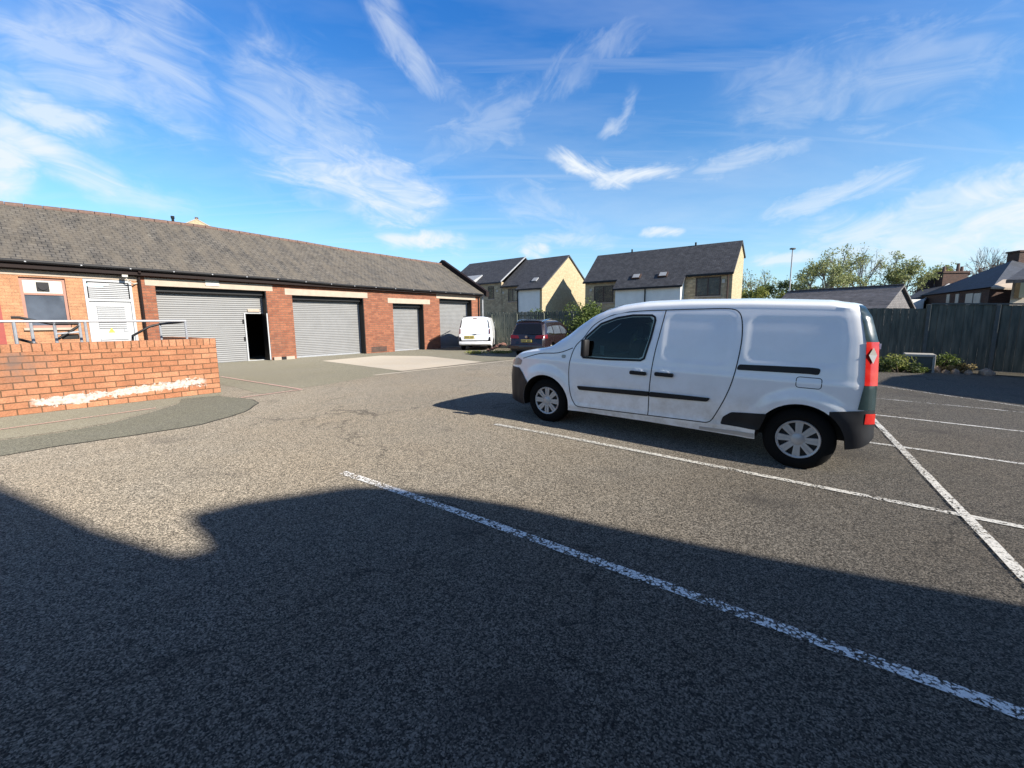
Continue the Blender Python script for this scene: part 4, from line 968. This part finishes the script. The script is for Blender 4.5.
body = obj('body', VAN.mesh(0), 'car_white', van, 30)
winP = [(.60, 1.005), (.585, 1.10), (.62, 1.24), (.80, 1.41), (1.0, 1.49), (1.20, 1.525), (1.42, 1.53), (1.465, 1.49), (1.44, 1.28), (1.385, 1.05), (1.34, 1.025), (.95, 1.01)]
def prism_bm(poly, a, b):
    bm = B(); prism(bm, poly, a, b); bmesh.ops.recalc_face_normals(bm, faces=bm.faces); return bm
cuts = [(cyl_cut(0, .31, .385, -1.2, -.56), 'wheel_dark'), (cyl_cut(0, .31, .385, .56, 1.2), 'wheel_dark'), (cyl_cut(3.05, .31, .385, -1.2, -.56), 'wheel_dark'), (cyl_cut(3.05, .31, .385, .56, 1.2), 'wheel_dark'),
        (prism_bm([(.36, .62), (.36, 1.0), (.50, 1.22), (.74, 1.40), (.98, 1.50), (1.25, 1.555), (1.58, 1.57), (1.58, .62)], -.70, .70), 'seat_fabric'),
        (prism_bm(winP, -1.1, 1.1), 'trim_black'),
        (prism_bm([(.16, 1.10), (.36, 1.14), (.92, 1.50), (.80, 1.78), (-.10, 1.35)], -.67, .67), 'trim_black')]
boolean(body, cuts)
for sd in (-1, 1):
    gl = VAN.patch(rounded([(p[0], p[1]) for p in [(.585, .99), (.565, 1.10), (.605, 1.25), (.79, 1.425), (1.0, 1.505), (1.20, 1.54), (1.43, 1.545), (1.485, 1.49), (1.455, 1.28), (1.40, 1.03), (1.35, 1.01), (.95, .995)]], .01, 1), .003, 'window', 'glass_tint', van, sd, th=.004)
    VAN.ribbon([(.578, .985), (.56, 1.10), (.60, 1.255), (.79, 1.432), (1.0, 1.512), (1.20, 1.548), (1.44, 1.552), (1.478, 1.53), (1.49, 1.49), (1.462, 1.28), (1.41, 1.03), (1.37, 1.005), (.95, .987), (.578, .985)], .026, .0065, 'window_seal', 'trim_black', gl, sd)
VAN.shell(.004, [((0, .69, 0), (0, 1, 0)), ((0, -.69, 0), (0, -1, 0)), ((.95, 0, 0), (1, 0, 0)), ((0, 0, 1.135), (0, 0, -1)), ((0.02, 0, 0), (-1, 0, 0))], 'windscreen', 'glass_clear', van)
# seams
def seam(pts, sides=(-1, 1), w=.011, closed=False, nm='door_seam'):
    for sd in sides: VAN.ribbon(pts, w, .0018, nm, 'trim_black', van, sd, closed)
seam(catmull([(.56, 1.235), (.46, 1.13), (.405, .98), (.385, .80), (.40, .60), (.44, .42), (.50, .325), (.56, .305)], 5, False))
seam([(.56, .305), (1.50, .335), (2.17, .355)])
seam(catmull([(1.60, 1.615), (1.565, 1.35), (1.53, 1.1), (1.512, .85), (1.503, .6), (1.50, .335)], 4, False))
seam(catmull([(.56, 1.235), (.70, 1.42), (.93, 1.545), (1.2, 1.595), (1.60, 1.615), (2.0, 1.63), (2.28, 1.635), (2.38, 1.60), (2.425, 1.5), (2.445, 1.3), (2.43, 1.05), (2.40, .85), (2.345, .66), (2.27, .48), (2.22, .385), (2.17, .355)], 5, False), nm='sliding_door_seam')
seam(catmull([(.42, 1.10), (.2, 1.02), (-.1, .99), (-.4, .90)], 4, False), nm='bonnet_seam')
seam(rounded([(2.98, .86), (3.19, .86), (3.19, .965), (2.98, .965)], .03, 4), (-1,), .007, True, 'fuel_flap')
for sd in (-1, 1):
    VAN.patch(rounded([(.52, .595), (.55, .545), (1.50, .575), (1.502, .635)], .02, 3), .018, 'side_moulding', 'trim_black', van, sd, th=.03)
    VAN.patch(rounded([(1.512, .635), (1.51, .575), (2.17, .60), (2.20, .645)], .02, 3), .018, 'side_moulding', 'trim_black', van, sd, th=.03)
    VAN.patch(rounded([(2.445, 1.045), (2.43, .985), (3.08, 1.0), (3.16, .995), (3.17, 1.06), (3.08, 1.065)], .025, 3), .006, 'door_rail', 'wheel_dark', van, sd, th=.02)
    VAN.patch(rounded([(2.32, .365), (2.34, .45), (2.42, .515), (2.76, .55), (2.70, .36)], .02, 3), .008, 'arch_trim', 'trim_black', van, sd, th=.03)
    VAN.patch([(2.10, .262), (2.10, .295), (2.66, .315), (2.66, .265)], .006, 'sill_strip', 'hubcap', van, sd, th=.02)
    for x0, x1, zc_ in ((1.25, 1.46, .855), (1.56, 1.78, .865)):
        hd_ = VAN.patch(rounded([(x0, zc_-.028), (x1, zc_-.028), (x1, zc_+.018), (x0, zc_+.018)], .02, 4), .026, 'door_handle', 'trim_black', van, sd, th=.02)
        VAN.patch(rounded([(x0+.04, zc_+.01), (x1-.04, zc_+.01), (x1-.07, zc_+.035), (x0+.07, zc_+.035)], .012, 4), .012, 'handle_recess', 'car_white', hd_, sd, th=.012)
    VAN.patch(rounded([(.26, .955), (.32, .955), (.32, 1.0), (.26, 1.0)], .02, 4), .006, 'side_repeater', 'lens_clear', van, sd, th=.01)
    # mirror
    bm = B(); box(bm, .615, .68, .965, 1.07, .0, .225, bev=.025)
    for v in bm.verts: v.co = Vector((v.co.x + (v.co.z)*.02 - (v.co.y-.985)*.25, sd*(v.co.y-.055), v.co.z+1.005))
    mr = obj('mirror', bm, 'trim_black', van, 40)
    bm = B(); box(bm, .60, .66, .86, 1.0, .03, .09)
    for v in bm.verts: v.co = Vector((v.co.x, sd*v.co.y, v.co.z+.98))
    obj('mirror_arm', bm, 'trim_black', mr)
for x in (0, 3.05):
    wheel(van, x, -.845, -1, zc=.31); wheel(van, x, .845, 1, zc=.31)
# bumpers
fb = VAN.shell(.010, [((0, 0, .755), (0, 0, 1)), ((-.31, 0, .58), (.66, 0, .62)), ((-.30, 0, .3), (1, 0, 0))], 'front_bumper', 'bumper_black', van)
boolean(fb, [(cyl_cut(0, .31, .385, -1.2, 1.2), 'wheel_dark')])
rb = VAN.shell(.007, [((3.45, 0, .68), (-.15, 0, 1)), ((3.28, 0, .6), (-1, 0, -.0))], 'rear_bumper', 'bumper_black', van)
boolean(rb, [(cyl_cut(3.05, .31, .385, -1.2, 1.2), 'wheel_dark')])
# front details
bm = B(); box(bm, -.865, -.84, -.35, .35, .60, .68); obj('grille', bm, 'wheel_dark', van)
for sd in (-1, 1):
    VAN.patch(rounded([(-.78, .765), (-.45, .80), (-.42, .87), (-.52, .905), (-.70, .86)], .02, 3), .006, 'headlight', 'lens_clear', van, sd, th=.02, step=.03)
# rear corners: dark glass strips, lamps, reflectors
for sd in (-1, 1):
    def corner(z0, z1, name, mat, off, xa, xb, dx0=0):
        bm = VAN.mesh(off, None, None, .03)
        k = (xb-xa)/(z1-z0) if z1 != z0 else 0
        planes = [((0, 0, z1), (0, 0, 1)), ((0, 0, z0), (0, 0, -1)), ((xa, 0, z0), Vector((-1, 0, k)).normalized()), ((0, sd*.62, 0), (0, -sd, 0))]
        for co, no in planes: bmesh.ops.bisect_plane(bm, geom=bm.verts[:]+bm.edges[:]+bm.faces[:], plane_co=co, plane_no=no, clear_outer=True)
        return obj(name, bm, mat, van, 40)
    corner(1.33, 1.68, 'corner_trim', 'teal_plastic', .006, 3.485, 3.40)
    lamp = corner(.93, 1.335, 'tail_lamp', 'lens_red', .012, 3.515, 3.485)
    corner(.70, .935, 'corner_trim', 'teal_plastic', .008, 3.49, 3.512)
    corner(.565, .665, 'reflector', 'lens_red', .012, 3.555, 3.555)
    # clear diamond reversing lens inside the tail lamp
    cz = 1.215; bm = B(); pts = [(3.535, cz), (3.57, cz+.07), (3.598, cz), (3.57, cz-.08)]
    vs = [bm.verts.new(VAN.point(x, z, .026, sd)) for x, z in pts]; bm.faces.new(vs); obj('reversing_lens', bm, 'lens_clear', lamp)
# rear doors
for sd in (-1, 1):
    rear_patch(VAN, rounded([(sd*.06, 1.12), (sd*.58, 1.12), (sd*.55, 1.52), (sd*.06, 1.52)], .04, 3), .004, 'rear_window', 'window_black', van)
    bm = B(); box(bm, 3.52, 3.60, sd*.74-.02, sd*.74+.02, 1.27, 1.32); obj('door_hinge', bm, 'car_white', van)
rear_patch(VAN, [(-.006, .68), (.006, .68), (.006, 1.65), (-.006, 1.65)], .003, 'rear_door_seam', 'trim_black', van)
rear_patch(VAN, [(-.26, .74), (.26, .74), (.26, .85), (-.26, .85)], .02, 'number_plate', 'plate_yellow', van)
# cabin
bm = B(); box(bm, .38, .62, -.68, .68, .66, .985, bev=.04); obj('dashboard', bm, 'trim_black', van)
for sd in (-1, 1):
    bm = B(); hull8(bm, [(.95, sd*.38-.22, .66), (1.13, sd*.38-.22, .66), (1.13, sd*.38+.22, .66), (.95, sd*.38+.22, .66)], [(1.13, sd*.38-.18, 1.22), (1.25, sd*.38-.18, 1.22), (1.25, sd*.38+.18, 1.22), (1.13, sd*.38+.18, 1.22)])
    st = obj('seat', bm, 'seat_fabric', van); bm = B(); box(bm, 1.15, 1.24, sd*.38-.12, sd*.38+.12, 1.26, 1.44, bev=.03); box(bm, 1.18, 1.20, sd*.38-.05, sd*.38-.03, 1.22, 1.26); box(bm, 1.18, 1.20, sd*.38+.03, sd*.38+.05, 1.22, 1.26); obj('headrest', bm, 'seat_fabric', st)
bm = B(); tube(bm, [(.80+.10*sin(a)*.4, .38+.18*cos(a), 1.0+.18*sin(a)) for a in [2*pi*k/24 for k in range(25)]], .014, 6); obj('steering_wheel', bm, 'trim_black', van)
bm = B(); solid(bm, [(.60, -.42, .99), (.66, -.42, .99), (.66, -.42, 1.12), (.60, -.42, 1.12)], [(.60, -.415, .99), (.66, -.415, .99), (.66, -.415, 1.12), (.60, -.415, 1.12)]); obj('paper_note', bm, 'paper', van)

# ---- small white van seen from behind
def feat_arch(wb, R=.36):
    def f(x, z):
        v = 0
        for wx in (0, wb):
            r = sqrt((x-wx)**2+(z-.31)**2); v += .02*smooth(.52, .40, r)
        return v
    return f
SV = Body(x0=-.82, x1=3.45, dx=.06, K=24, ne=2.8, feat=feat_arch(2.75),
    plan=[(-.82, .5), (-.7, .74), (-.5, .86), (-.2, .905), (3.1, .905), (3.30, .895), (3.40, .865), (3.45, .83)],
    prof=[(.15, .93), (.30, .965), (.6, 1.0), (.95, 1.0), (1.2, .96), (1.4, .91), (1.6, .85), (1.75, .78)],
    top=[(-.82, .8), (-.6, 1.0), (-.2, 1.12), (.1, 1.2), (.7, 1.62), (1.0, 1.75), (1.5, 1.82), (2.8, 1.82), (3.3, 1.80), (3.45, 1.77)],
    sh=[(-.82, .7), (-.6, .9), (-.2, 1.0), (.2, 1.08), (.7, 1.45), (1.0, 1.58), (1.5, 1.64), (3.3, 1.64), (3.45, 1.62)],
    bot=[(-.82, .25), (3.2, .25), (3.45, .33)], tilt=[(.5, 0), (.9, .02), (1.3, .07), (1.6, .15), (1.8, .25)], nose=[(.3, 0), (.9, .08)])
def place(e, rear_xy, az_deg, x1, sc_=1.0):
    h = Vector((sin(radians(az_deg)), cos(radians(az_deg)), 0)); X = -h; Z = Vector((0, 0, 1)); Y = Z.cross(X)
    o_ = Vector((rear_xy[0], rear_xy[1], gz(*rear_xy))) - X*x1*sc_
    e.matrix_world = Matrix.Translation(o_) @ Matrix((X, Y, Z)).transposed().to_4x4() @ Matrix.Scale(sc_, 4)
sv = empty('compact_van', (0, 0, 0), 0, 'smaller white van seen from behind in front of the last roller shutter', 'van')
place(sv, (-1.95, 23.0), 3, 3.45)
bo_ = obj('body', SV.mesh(0), 'car_white', sv, 35)
boolean(bo_, [(cyl_cut(x, .31, .37, a, b), 'wheel_dark') for x in (0, 2.75) for a, b in ((-1.2, -.55), (.55, 1.2))])
for x in (0, 2.75): wheel(sv, x, -.84, -1); wheel(sv, x, .84, 1)
for sd in (-1, 1):
    rear_patch(SV, rounded([(sd*.765, .90), (sd*.83, .90), (sd*.81, 1.16), (sd*.765, 1.16)], .02, 2), .012, 'tail_lamp', 'lens_dark_red', sv)
    rear_patch(SV, rounded([(sd*.745, 1.22), (sd*.80, 1.22), (sd*.72, 1.62), (sd*.68, 1.62)], .02, 2), .012, 'corner_trim', 'trim_black', sv)
    rear_patch(SV, rounded([(sd*.70, .50), (sd*.84, .50), (sd*.84, .72), (sd*.76, .74)], .02, 2), .014, 'bumper_corner', 'trim_black', sv)
    bm = B(); box(bm, .95, 1.1, .92, 1.12, 1.02, 1.24, bev=.03)
    for v in bm.verts: v.co.y *= sd
    obj('mirror', bm, 'trim_black', sv, 40)
    SV.patch([(.35, 1.08), (.95, 1.45), (1.35, 1.50), (1.3, 1.06)], .004, 'side_window', 'window_black', sv, sd)
    bm = B(); box(bm, .8, 3.2, sd*.62-.02, sd*.62+.02, 1.80, 1.84, bev=.01); obj('roof_rail', bm, 'trim_black', sv)
rear_patch(SV, [(-.86, .50), (.86, .50), (.82, .555), (-.82, .555)], .016, 'bumper_strip', 'trim_black', sv, .08)
bm = B(); box(bm, 3.30, 3.50, -.86, .86, .33, .495, bev=.03); obj('rear_bumper', bm, 'car_white', sv, 40)
rear_patch(SV, [(-.006, .6), (.006, .6), (.006, 1.66), (-.006, 1.66)], .003, 'door_seam', 'trim_black', sv)
rear_patch(SV, [(-.72, .885), (.72, .885), (.72, .893), (-.72, .893)], .003, 'panel_crease', 'lead_grey', sv)
pl = rear_patch(SV, rounded([(-.56, .64), (-.04, .64), (-.04, .80), (-.56, .80)], .01, 1), .02, 'number_plate', 'plate_yellow', sv)
for k in range(7):
    y = -.52+k*.062+(.03 if k > 3 else 0); rear_patch(SV, [(y, .675), (y+.038, .675), (y+.038, .765), (y, .765)], .0225, 'plate_character', 'plate_ink', pl, .002)
rear_patch(SV, [(-.06, .86), (.10, .86), (.10, .885), (-.06, .885)], .02, 'door_handle', 'trim_black', sv)
rear_patch(SV, rounded([(-.12, 1.70), (.12, 1.70), (.10, 1.73), (-.10, 1.73)], .01, 1), .02, 'high_brake_light', 'lens_dark_red', sv)

# ---- dark plum MPV
MP = Body(x0=-.85, x1=3.85, dx=.06, K=26, ne=2.6, feat=feat_arch(2.92),
    plan=[(-.85, .5), (-.7, .74), (-.5, .86), (-.2, .90), (3.3, .905), (3.6, .885), (3.75, .85), (3.82, .80), (3.85, .76)],
    prof=[(.15, .92), (.30, .96), (.6, 1.0), (.9, 1.0), (1.02, .97), (1.2, .91), (1.4, .83), (1.5, .79), (1.7, .72)],
    top=[(-.85, .7), (-.6, .9), (-.2, 1.02), (.25, 1.12), (.9, 1.5), (1.2, 1.64), (1.6, 1.70), (2.8, 1.70), (3.5, 1.66), (3.75, 1.60), (3.85, 1.55)],
    sh=[(-.85, .6), (-.6, .8), (-.2, .9), (.3, 1.0), (.9, 1.36), (1.2, 1.47), (1.6, 1.53), (3.3, 1.52), (3.7, 1.47), (3.85, 1.42)],
    bot=[(-.85, .22), (3.5, .24), (3.85, .32)], tilt=[(.5, -.02), (.8, 0), (.95, .05), (1.3, .22), (1.5, .33), (1.7, .44)], nose=[(.3, 0), (.9, .1)])
mp = empty('people_carrier', (0, 0, 0), 0, 'dark plum people carrier parked by the fence behind the large white van', 'car')
place(mp, (.62, 18.15), 26, 3.85, .94)
bo_ = obj('body', MP.mesh(0), 'paint_plum', mp, 35)
boolean(bo_, [(cyl_cut(x, .32, .37, a, b), 'wheel_dark') for x in (0, 2.92) for a, b in ((-1.2, -.55), (.55, 1.2))])
for x in (0, 2.92): wheel(mp, x, -.84, -1, hub=.225, spokes=5, zc=.32); wheel(mp, x, .84, 1, hub=.225, spokes=5, zc=.32)
for sd in (-1, 1):
    for nm, poly in (('quarter_window', [(2.72, 1.06), (2.72, 1.40), (3.2, 1.37), (3.48, 1.12)]), ('rear_window', [(1.72, 1.04), (1.72, 1.42), (2.62, 1.41), (2.62, 1.05)]), ('front_window', [(.62, 1.02), (1.12, 1.32), (1.40, 1.41), (1.64, 1.42), (1.64, 1.03)])):
        MP.patch(rounded(poly, .03, 3), .004, nm, 'pane_pale', mp, sd, step=.08)
    MP.ribbon([(.55, 1.0), (1.2, 1.008), (2.4, 1.015), (3.3, 1.06), (3.52, 1.13)], .022, .008, 'window_trim', 'chrome', mp, sd)
    bm = B(); tube(bm, [(1.2, sd*.63, 1.63), (1.3, sd*.64, 1.70), (2.6, sd*.64, 1.71), (3.4, sd*.62, 1.66), (3.5, sd*.61, 1.60)], .022, 6); obj('roof_rail', bm, 'chrome', mp, 40)
    rear_patch(MP, rounded([(sd*.40, .86), (sd*.80, .86), (sd*.80, 1.02), (sd*.44, .99)], .02, 2), .012, 'tail_lamp', 'lens_dark_red', mp, .05)
    MP.patch(rounded([(3.52, .86), (3.83, .86), (3.80, 1.02), (3.50, 1.03)], .02, 2), .008, 'side_tail_lamp', 'lens_dark_red', mp, sd, step=.05)
    bm = B(); box(bm, .72, .86, .90, 1.10, .98, 1.14, bev=.03)
    for v in bm.verts: v.co.y *= sd
    obj('mirror', bm, 'paint_plum', mp, 40)
    rear_patch(MP, [(sd*.5, .42), (sd*.78, .42), (sd*.78, .46), (sd*.5, .46)], .02, 'reflector', 'lens_dark_red', mp)
    VANX = MP.ribbon([(2.55, .45), (2.58, .62), (2.70, .75), (2.85, .80), (3.05, .80), (3.2, .73), (3.3, .6), (3.34, .45)], .015, .004, 'arch_lip', 'paint_plum', mp, sd)
rear_patch(MP, rounded([(-.68, 1.05), (.68, 1.05), (.58, 1.50), (-.58, 1.50)], .05, 3), .006, 'tailgate_window', 'window_black', mp)
plm = rear_patch(MP, [(-.26, .70), (.26, .70), (.26, .81), (-.26, .81)], .016, 'number_plate', 'plate_yellow', mp)
for k in range(7):
    y = -.23+k*.062+(.03 if k > 3 else 0); rear_patch(MP, [(y, .72), (y+.036, .72), (y+.036, .79), (y, .79)], .0185, 'plate_character', 'plate_ink', plm, .002)
bm = B(); lathe(bm, [(0, 0), (.06, 0), (.06, .02), (0, .02)], 20)
for v in bm.verts: v.co = MP.warp(3.85, 0, 0) + Vector((-.02+v.co.y, v.co.x, v.co.z+.93))
obj('tailgate_badge', bm, 'chrome', mp)
bm = B(); box(bm, 3.66, 3.90, -.80, .80, .32, .60, bev=.05); obj('rear_bumper', bm, 'paint_plum', mp, 40)
bm = B(); box(bm, 3.7, 3.903, -.7, .7, .3, .40, bev=.02); obj('bumper_insert', bm, 'trim_black', mp, 40)

# ------------------------------------------------------------------ buildings behind the photographer (they cast the foreground shade)
off = empty('shade_building', (0, 0, 0), RZ, 'unseen brick building behind the photographer, shaped to cast the foreground shade', 'building')
# local frame: x along the garage direction, y away from it (leftwards); facade plane at y = -6
prof = [(4.36, -1), (4.36, 2.62), (4.22, 3.05), (4.10, 3.37), (4.0, 3.70), (3.92, 4.0), (3.84, 4.4), (3.70, 4.75), (3.5, 5.08), (3.34, 5.22), (2.6, 5.45), (2.28, 5.48), (2.2, 5.38), (2.15, 5.2), (2.10, 5.08), (1.96, 5.10), (1.80, 5.6), (1.7, 6.3), (1.62, 6.75), (1.2, 8.2), (0.6, 8.6), (-14, 8.6), (-14, -1)]
bm = B(); prism(bm, prof, -6.25, -6.0); obj('wall', bm, 'brick_red', off)  # unseen facade, roofline traced from the outline of the foreground shadow
bm = B(); box(bm, -14, .5, -14, -6.26, -1, 7.5); obj('sky_block_wing', bm, 'brick_red', off)  # unseen block, sized to set how much sky light reaches the foreground
ob = empty('outbuilding', (0, 0, 0), RZ, 'unseen low brick outbuilding right of the car park, shaped by the shadow it casts there', 'building')
bm = B(); prism(bm, [(12.9, -1), (12.9, 1.0), (13.54, 1.57), (14.2, 2.24), (15.2, 2.87), (17.3, 2.67), (18.9, 2.2), (20.3, 2.1), (20.3, -1)], -8.5, -6.0); obj('wall', bm, 'brick_red', ob)  # unseen block, top edge traced from the shadow near the right fence

# ------------------------------------------------------------------ sun and sky
SUN = Vector((1.588, -.966, 1.0)).normalized()
sl_ = D.lights.new('sun', 'SUN'); sl_.energy = 5.0; sl_.angle = radians(.75); sl_.color = (1.0, .93, .82)
so = D.objects.new('sun', sl_); COL.objects.link(so); so.rotation_euler = SUN.to_track_quat('Z', 'Y').to_euler(); so.location = (20, -12, 30)
wd_ = D.worlds.new('World'); sc.world = wd_; wd_.use_nodes = True
n = N.__new__(N); n.t = wd_.node_tree; n.m = None
bg = n.t.nodes['Background']
sky = n.n('ShaderNodeTexSky', {'sky_type': 'NISHITA', 'sun_disc': False, 'sun_elevation': math.asin(SUN.z), 'sun_rotation': atan2(SUN.x, SUN.y), 'altitude': 100, 'air_density': 1.0, 'dust_density': .3, 'ozone_density': 2.5})
gen = n.n('ShaderNodeTexCoord').outputs['Generated']
sepg = n.n('ShaderNodeSeparateXYZ', None, Vector=gen)
skc = n.mix(1, sky.outputs[0], n.ramp(sepg.outputs[2], [(.05, (.80, .98, 1.02)), (.2, (.55, .86, 1.02)), (.36, (.36, .76, 1.06)), (.56, (.21, .69, 1.20)), (.68, (.27, .46, .74)), (.80, (.50, .47, .56)), (1.0, (.58, .52, .58))]), 'MULTIPLY')
# cirrus: project the sky onto a flat layer
zc_ = n.math('ADD', n.math('MAXIMUM', sepg.outputs[2], 0.0), .12)
pl_ = n.n('ShaderNodeCombineXYZ', None, X=n.math('DIVIDE', sepg.outputs[0], zc_), Y=n.math('DIVIDE', sepg.outputs[1], zc_), Z=0.0).outputs[0]
def cl(rot, sx, sy, scale, lo, hi, det=5, loc=(0, 0, 0), dist=.6):
    return n.ramp(n.n('ShaderNodeTexNoise', None, Vector=n.mapping(pl_, (sx, sy, 1), (0, 0, rot), loc), Scale=scale, Detail=det, Roughness=.6, Distortion=dist).outputs[0], [(lo, 0), (hi, 1)])
veil = n.math('MULTIPLY', cl(radians(38), .5, 1.1, .9, .47, .78, det=6, loc=(3, 1, 0)), .30)
wisp = n.math('MULTIPLY', cl(radians(-24), .22, 2.6, 1.5, .50, .80, det=7, loc=(7, 4, 2), dist=.9), .34)
msk = n.math('MAXIMUM', veil, wisp)
NZ = n.n('ShaderNodeTexNoise', None, Vector=gen, Scale=9.0, Detail=5.0, Roughness=.62).outputs[0]
NS = n.n('ShaderNodeTexNoise', None, Vector=gen, Scale=3.5, Detail=1.0).outputs[0]
def arc(p, q, w0, strength, taper=.25, rough=.55, curve=0.0, wob=.02, loc=(0, 0, 0)):
    """a streak of cloud between two directions on the sky"""
    a, b = ray(*p).normalized(), ray(*q).normalized(); nn = a.cross(b).normalized(); t = (b-a).normalized(); mid = (a+b).normalized(); half = (b-a).length/2
    dn = n.n('ShaderNodeVectorMath', {'operation': 'DOT_PRODUCT'}, i0=gen, i1=tuple(nn)).outputs[1]
    dt = n.math('DIVIDE', n.n('ShaderNodeVectorMath', {'operation': 'DOT_PRODUCT'}, i0=gen, i1=tuple(t)).outputs[1], half)
    dt = n.math('SUBTRACT', dt, mid.dot(t)/half)
    fr = n.n('ShaderNodeVectorMath', {'operation': 'DOT_PRODUCT'}, i0=gen, i1=tuple(mid)).outputs[1]
    sd_ = wob
    dnw = n.math('ADD', dn, n.math('MULTIPLY', n.math('SUBTRACT', NZ, .5), sd_*3.4+.012))
    if curve: dnw = n.math('ADD', dnw, n.math('MULTIPLY', n.math('SUBTRACT', n.math('MULTIPLY', dt, dt), .5), curve))
    uv = n.n('ShaderNodeCombineXYZ', None, X=n.math('MULTIPLY_ADD', dt, half*9.0, loc[0]), Y=n.math('MULTIPLY', n.math('ADD', dn, n.math('MULTIPLY', NS, .10)), 24.0), Z=0.0).outputs[0]
    fib = n.n('ShaderNodeTexNoise', {'noise_dimensions': '2D'}, Vector=uv, Scale=1.0, Detail=4.0, Roughness=.66, Distortion=.5).outputs[0]
    a1_ = n.math('SUBTRACT', 1.0, n.math('DIVIDE', n.math('ABSOLUTE', dnw), w0*1.5))
    e = n.n('ShaderNodeMapRange', {'interpolation_type': 'SMOOTHSTEP'}, Value=n.math('ABSOLUTE', dt), From_Min=.25, From_Max=1.15, To_Min=1.0, To_Max=0.0).outputs[0]
    env = n.math('MULTIPLY', n.n('ShaderNodeMapRange', {'interpolation_type': 'SMOOTHSTEP'}, Value=a1_, From_Min=0.0, From_Max=1.0).outputs[0], e)
    r = n.ramp(n.math('ADD', n.math('MULTIPLY', env, .42), n.math('MULTIPLY', fib, 1.0)), [(.46, 0), (.68, .28), (1.0, 1)])
    r = n.math('MULTIPLY', n.math('MULTIPLY', r, n.math('MINIMUM', n.math('MULTIPLY', env, 2.2), 1.0)), n.ramp(fr, [(.2, 0), (.3, 1)]))
    return n.math('MULTIPLY', r, strength)
ARCS = [((-80, 95), (185, 214), .030, 1.0, 0, 0, .0, .010), ((-60, 62), (128, 140), .030, .8, 0, 0, .01, .02), ((-60, 140), (45, 185), .05, 1.0, 0, 0, 0, .02), ((60, 175), (215, 212), .03, .5, 0, 0, 0, .02),
        ((355, -40), (448, 112), .030, .52, 0, 0, .012, .010), ((425, 75), (540, 150), .028, .4, 0, 0, .01, .02), ((670, -10), (530, 110), .030, .28, 0, 0, .006, .02), ((560, 80), (400, 170), .05, .32, 0, 0, 0, .03),
        ((200, 60), (400, 160), .10, .42, 0, 0, .02, .05), ((230, 150), (470, 205), .070, .85, 0, 0, .02, .03), ((270, 120), (420, 190), .06, .5, 0, 0, 0, .04), ((355, 226), (480, 250), .024, 1.1, 0, 0, .004, .015),
        ((540, 150), (640, 188), .026, 1.1, 0, 0, .004, .014), ((580, 186), (700, 166), .020, 1.0, 0, 0, -.004, .012), ((660, 178), (830, 138), .026, .5, 0, 0, 0, .02), ((596, 145), (640, 88), .016, .55, 0, 0, .01, .018),
        ((700, 110), (1080, 40), .08, .3, 0, 0, 0, .04), ((740, 225), (960, 150), .024, .6, 0, 0, 0, .015), ((780, 255), (1100, 160), .05, .75, 0, 0, .01, .03), ((870, 262), (1120, 200), .06, 1.0, 0, 0, 0, .03), ((920, 205), (1090, 168), .03, .9, 0, 0, 0, .02), ((800, 262), (1060, 250), .05, .8, 0, 0, 0, .02),
        ((515, 246), (552, 258), .018, 1.1, 0, 0, 0, .012), ((635, 234), (690, 231), .012, .9, 0, 0, 0, .008), ((836, 233), (882, 236), .012, 1.1, 0, 0, 0, .008), ((745, 262), (830, 258), .016, .8, 0, 0, 0, .01),
        ((-80, -10), (240, 90), .13, .5, 0, 0, .02, .06), ((480, 190), (620, 230), .05, .35, 0, 0, 0, .03), ((480, 250), (640, 236), .02, .5, 0, 0, 0, .02)]
for i, a in enumerate(ARCS):
    msk = n.math('MAXIMUM', msk, arc(*a, loc=(i*3.7, i*1.3, 0)))
hz = n.ramp(sepg.outputs[2], [(.0, .55), (.22, .12), (.5, .0)])
skc = n.mix(hz, skc, (2.6, 3.9, 5.0))
cloudc = (4.4, 4.75, 5.1)
skc = n.mix(n.math('MULTIPLY', msk, .92), skc, cloudc)
n.set(bg.inputs[0], skc); bg.inputs[1].default_value = .10
sc.view_settings.view_transform = 'Standard'; sc.view_settings.look = 'None'; sc.view_settings.exposure = 1.0; sc.view_settings.gamma = 1
sc.render.engine = 'CYCLES'
sc.cycles.max_bounces = 5; sc.cycles.diffuse_bounces = 3; sc.cycles.glossy_bounces = 3; sc.cycles.transparent_max_bounces = 10
wd_.cycles.sampling_method = 'MANUAL'; wd_.cycles.sample_map_resolution = 256
sc.cycles.use_denoising = True
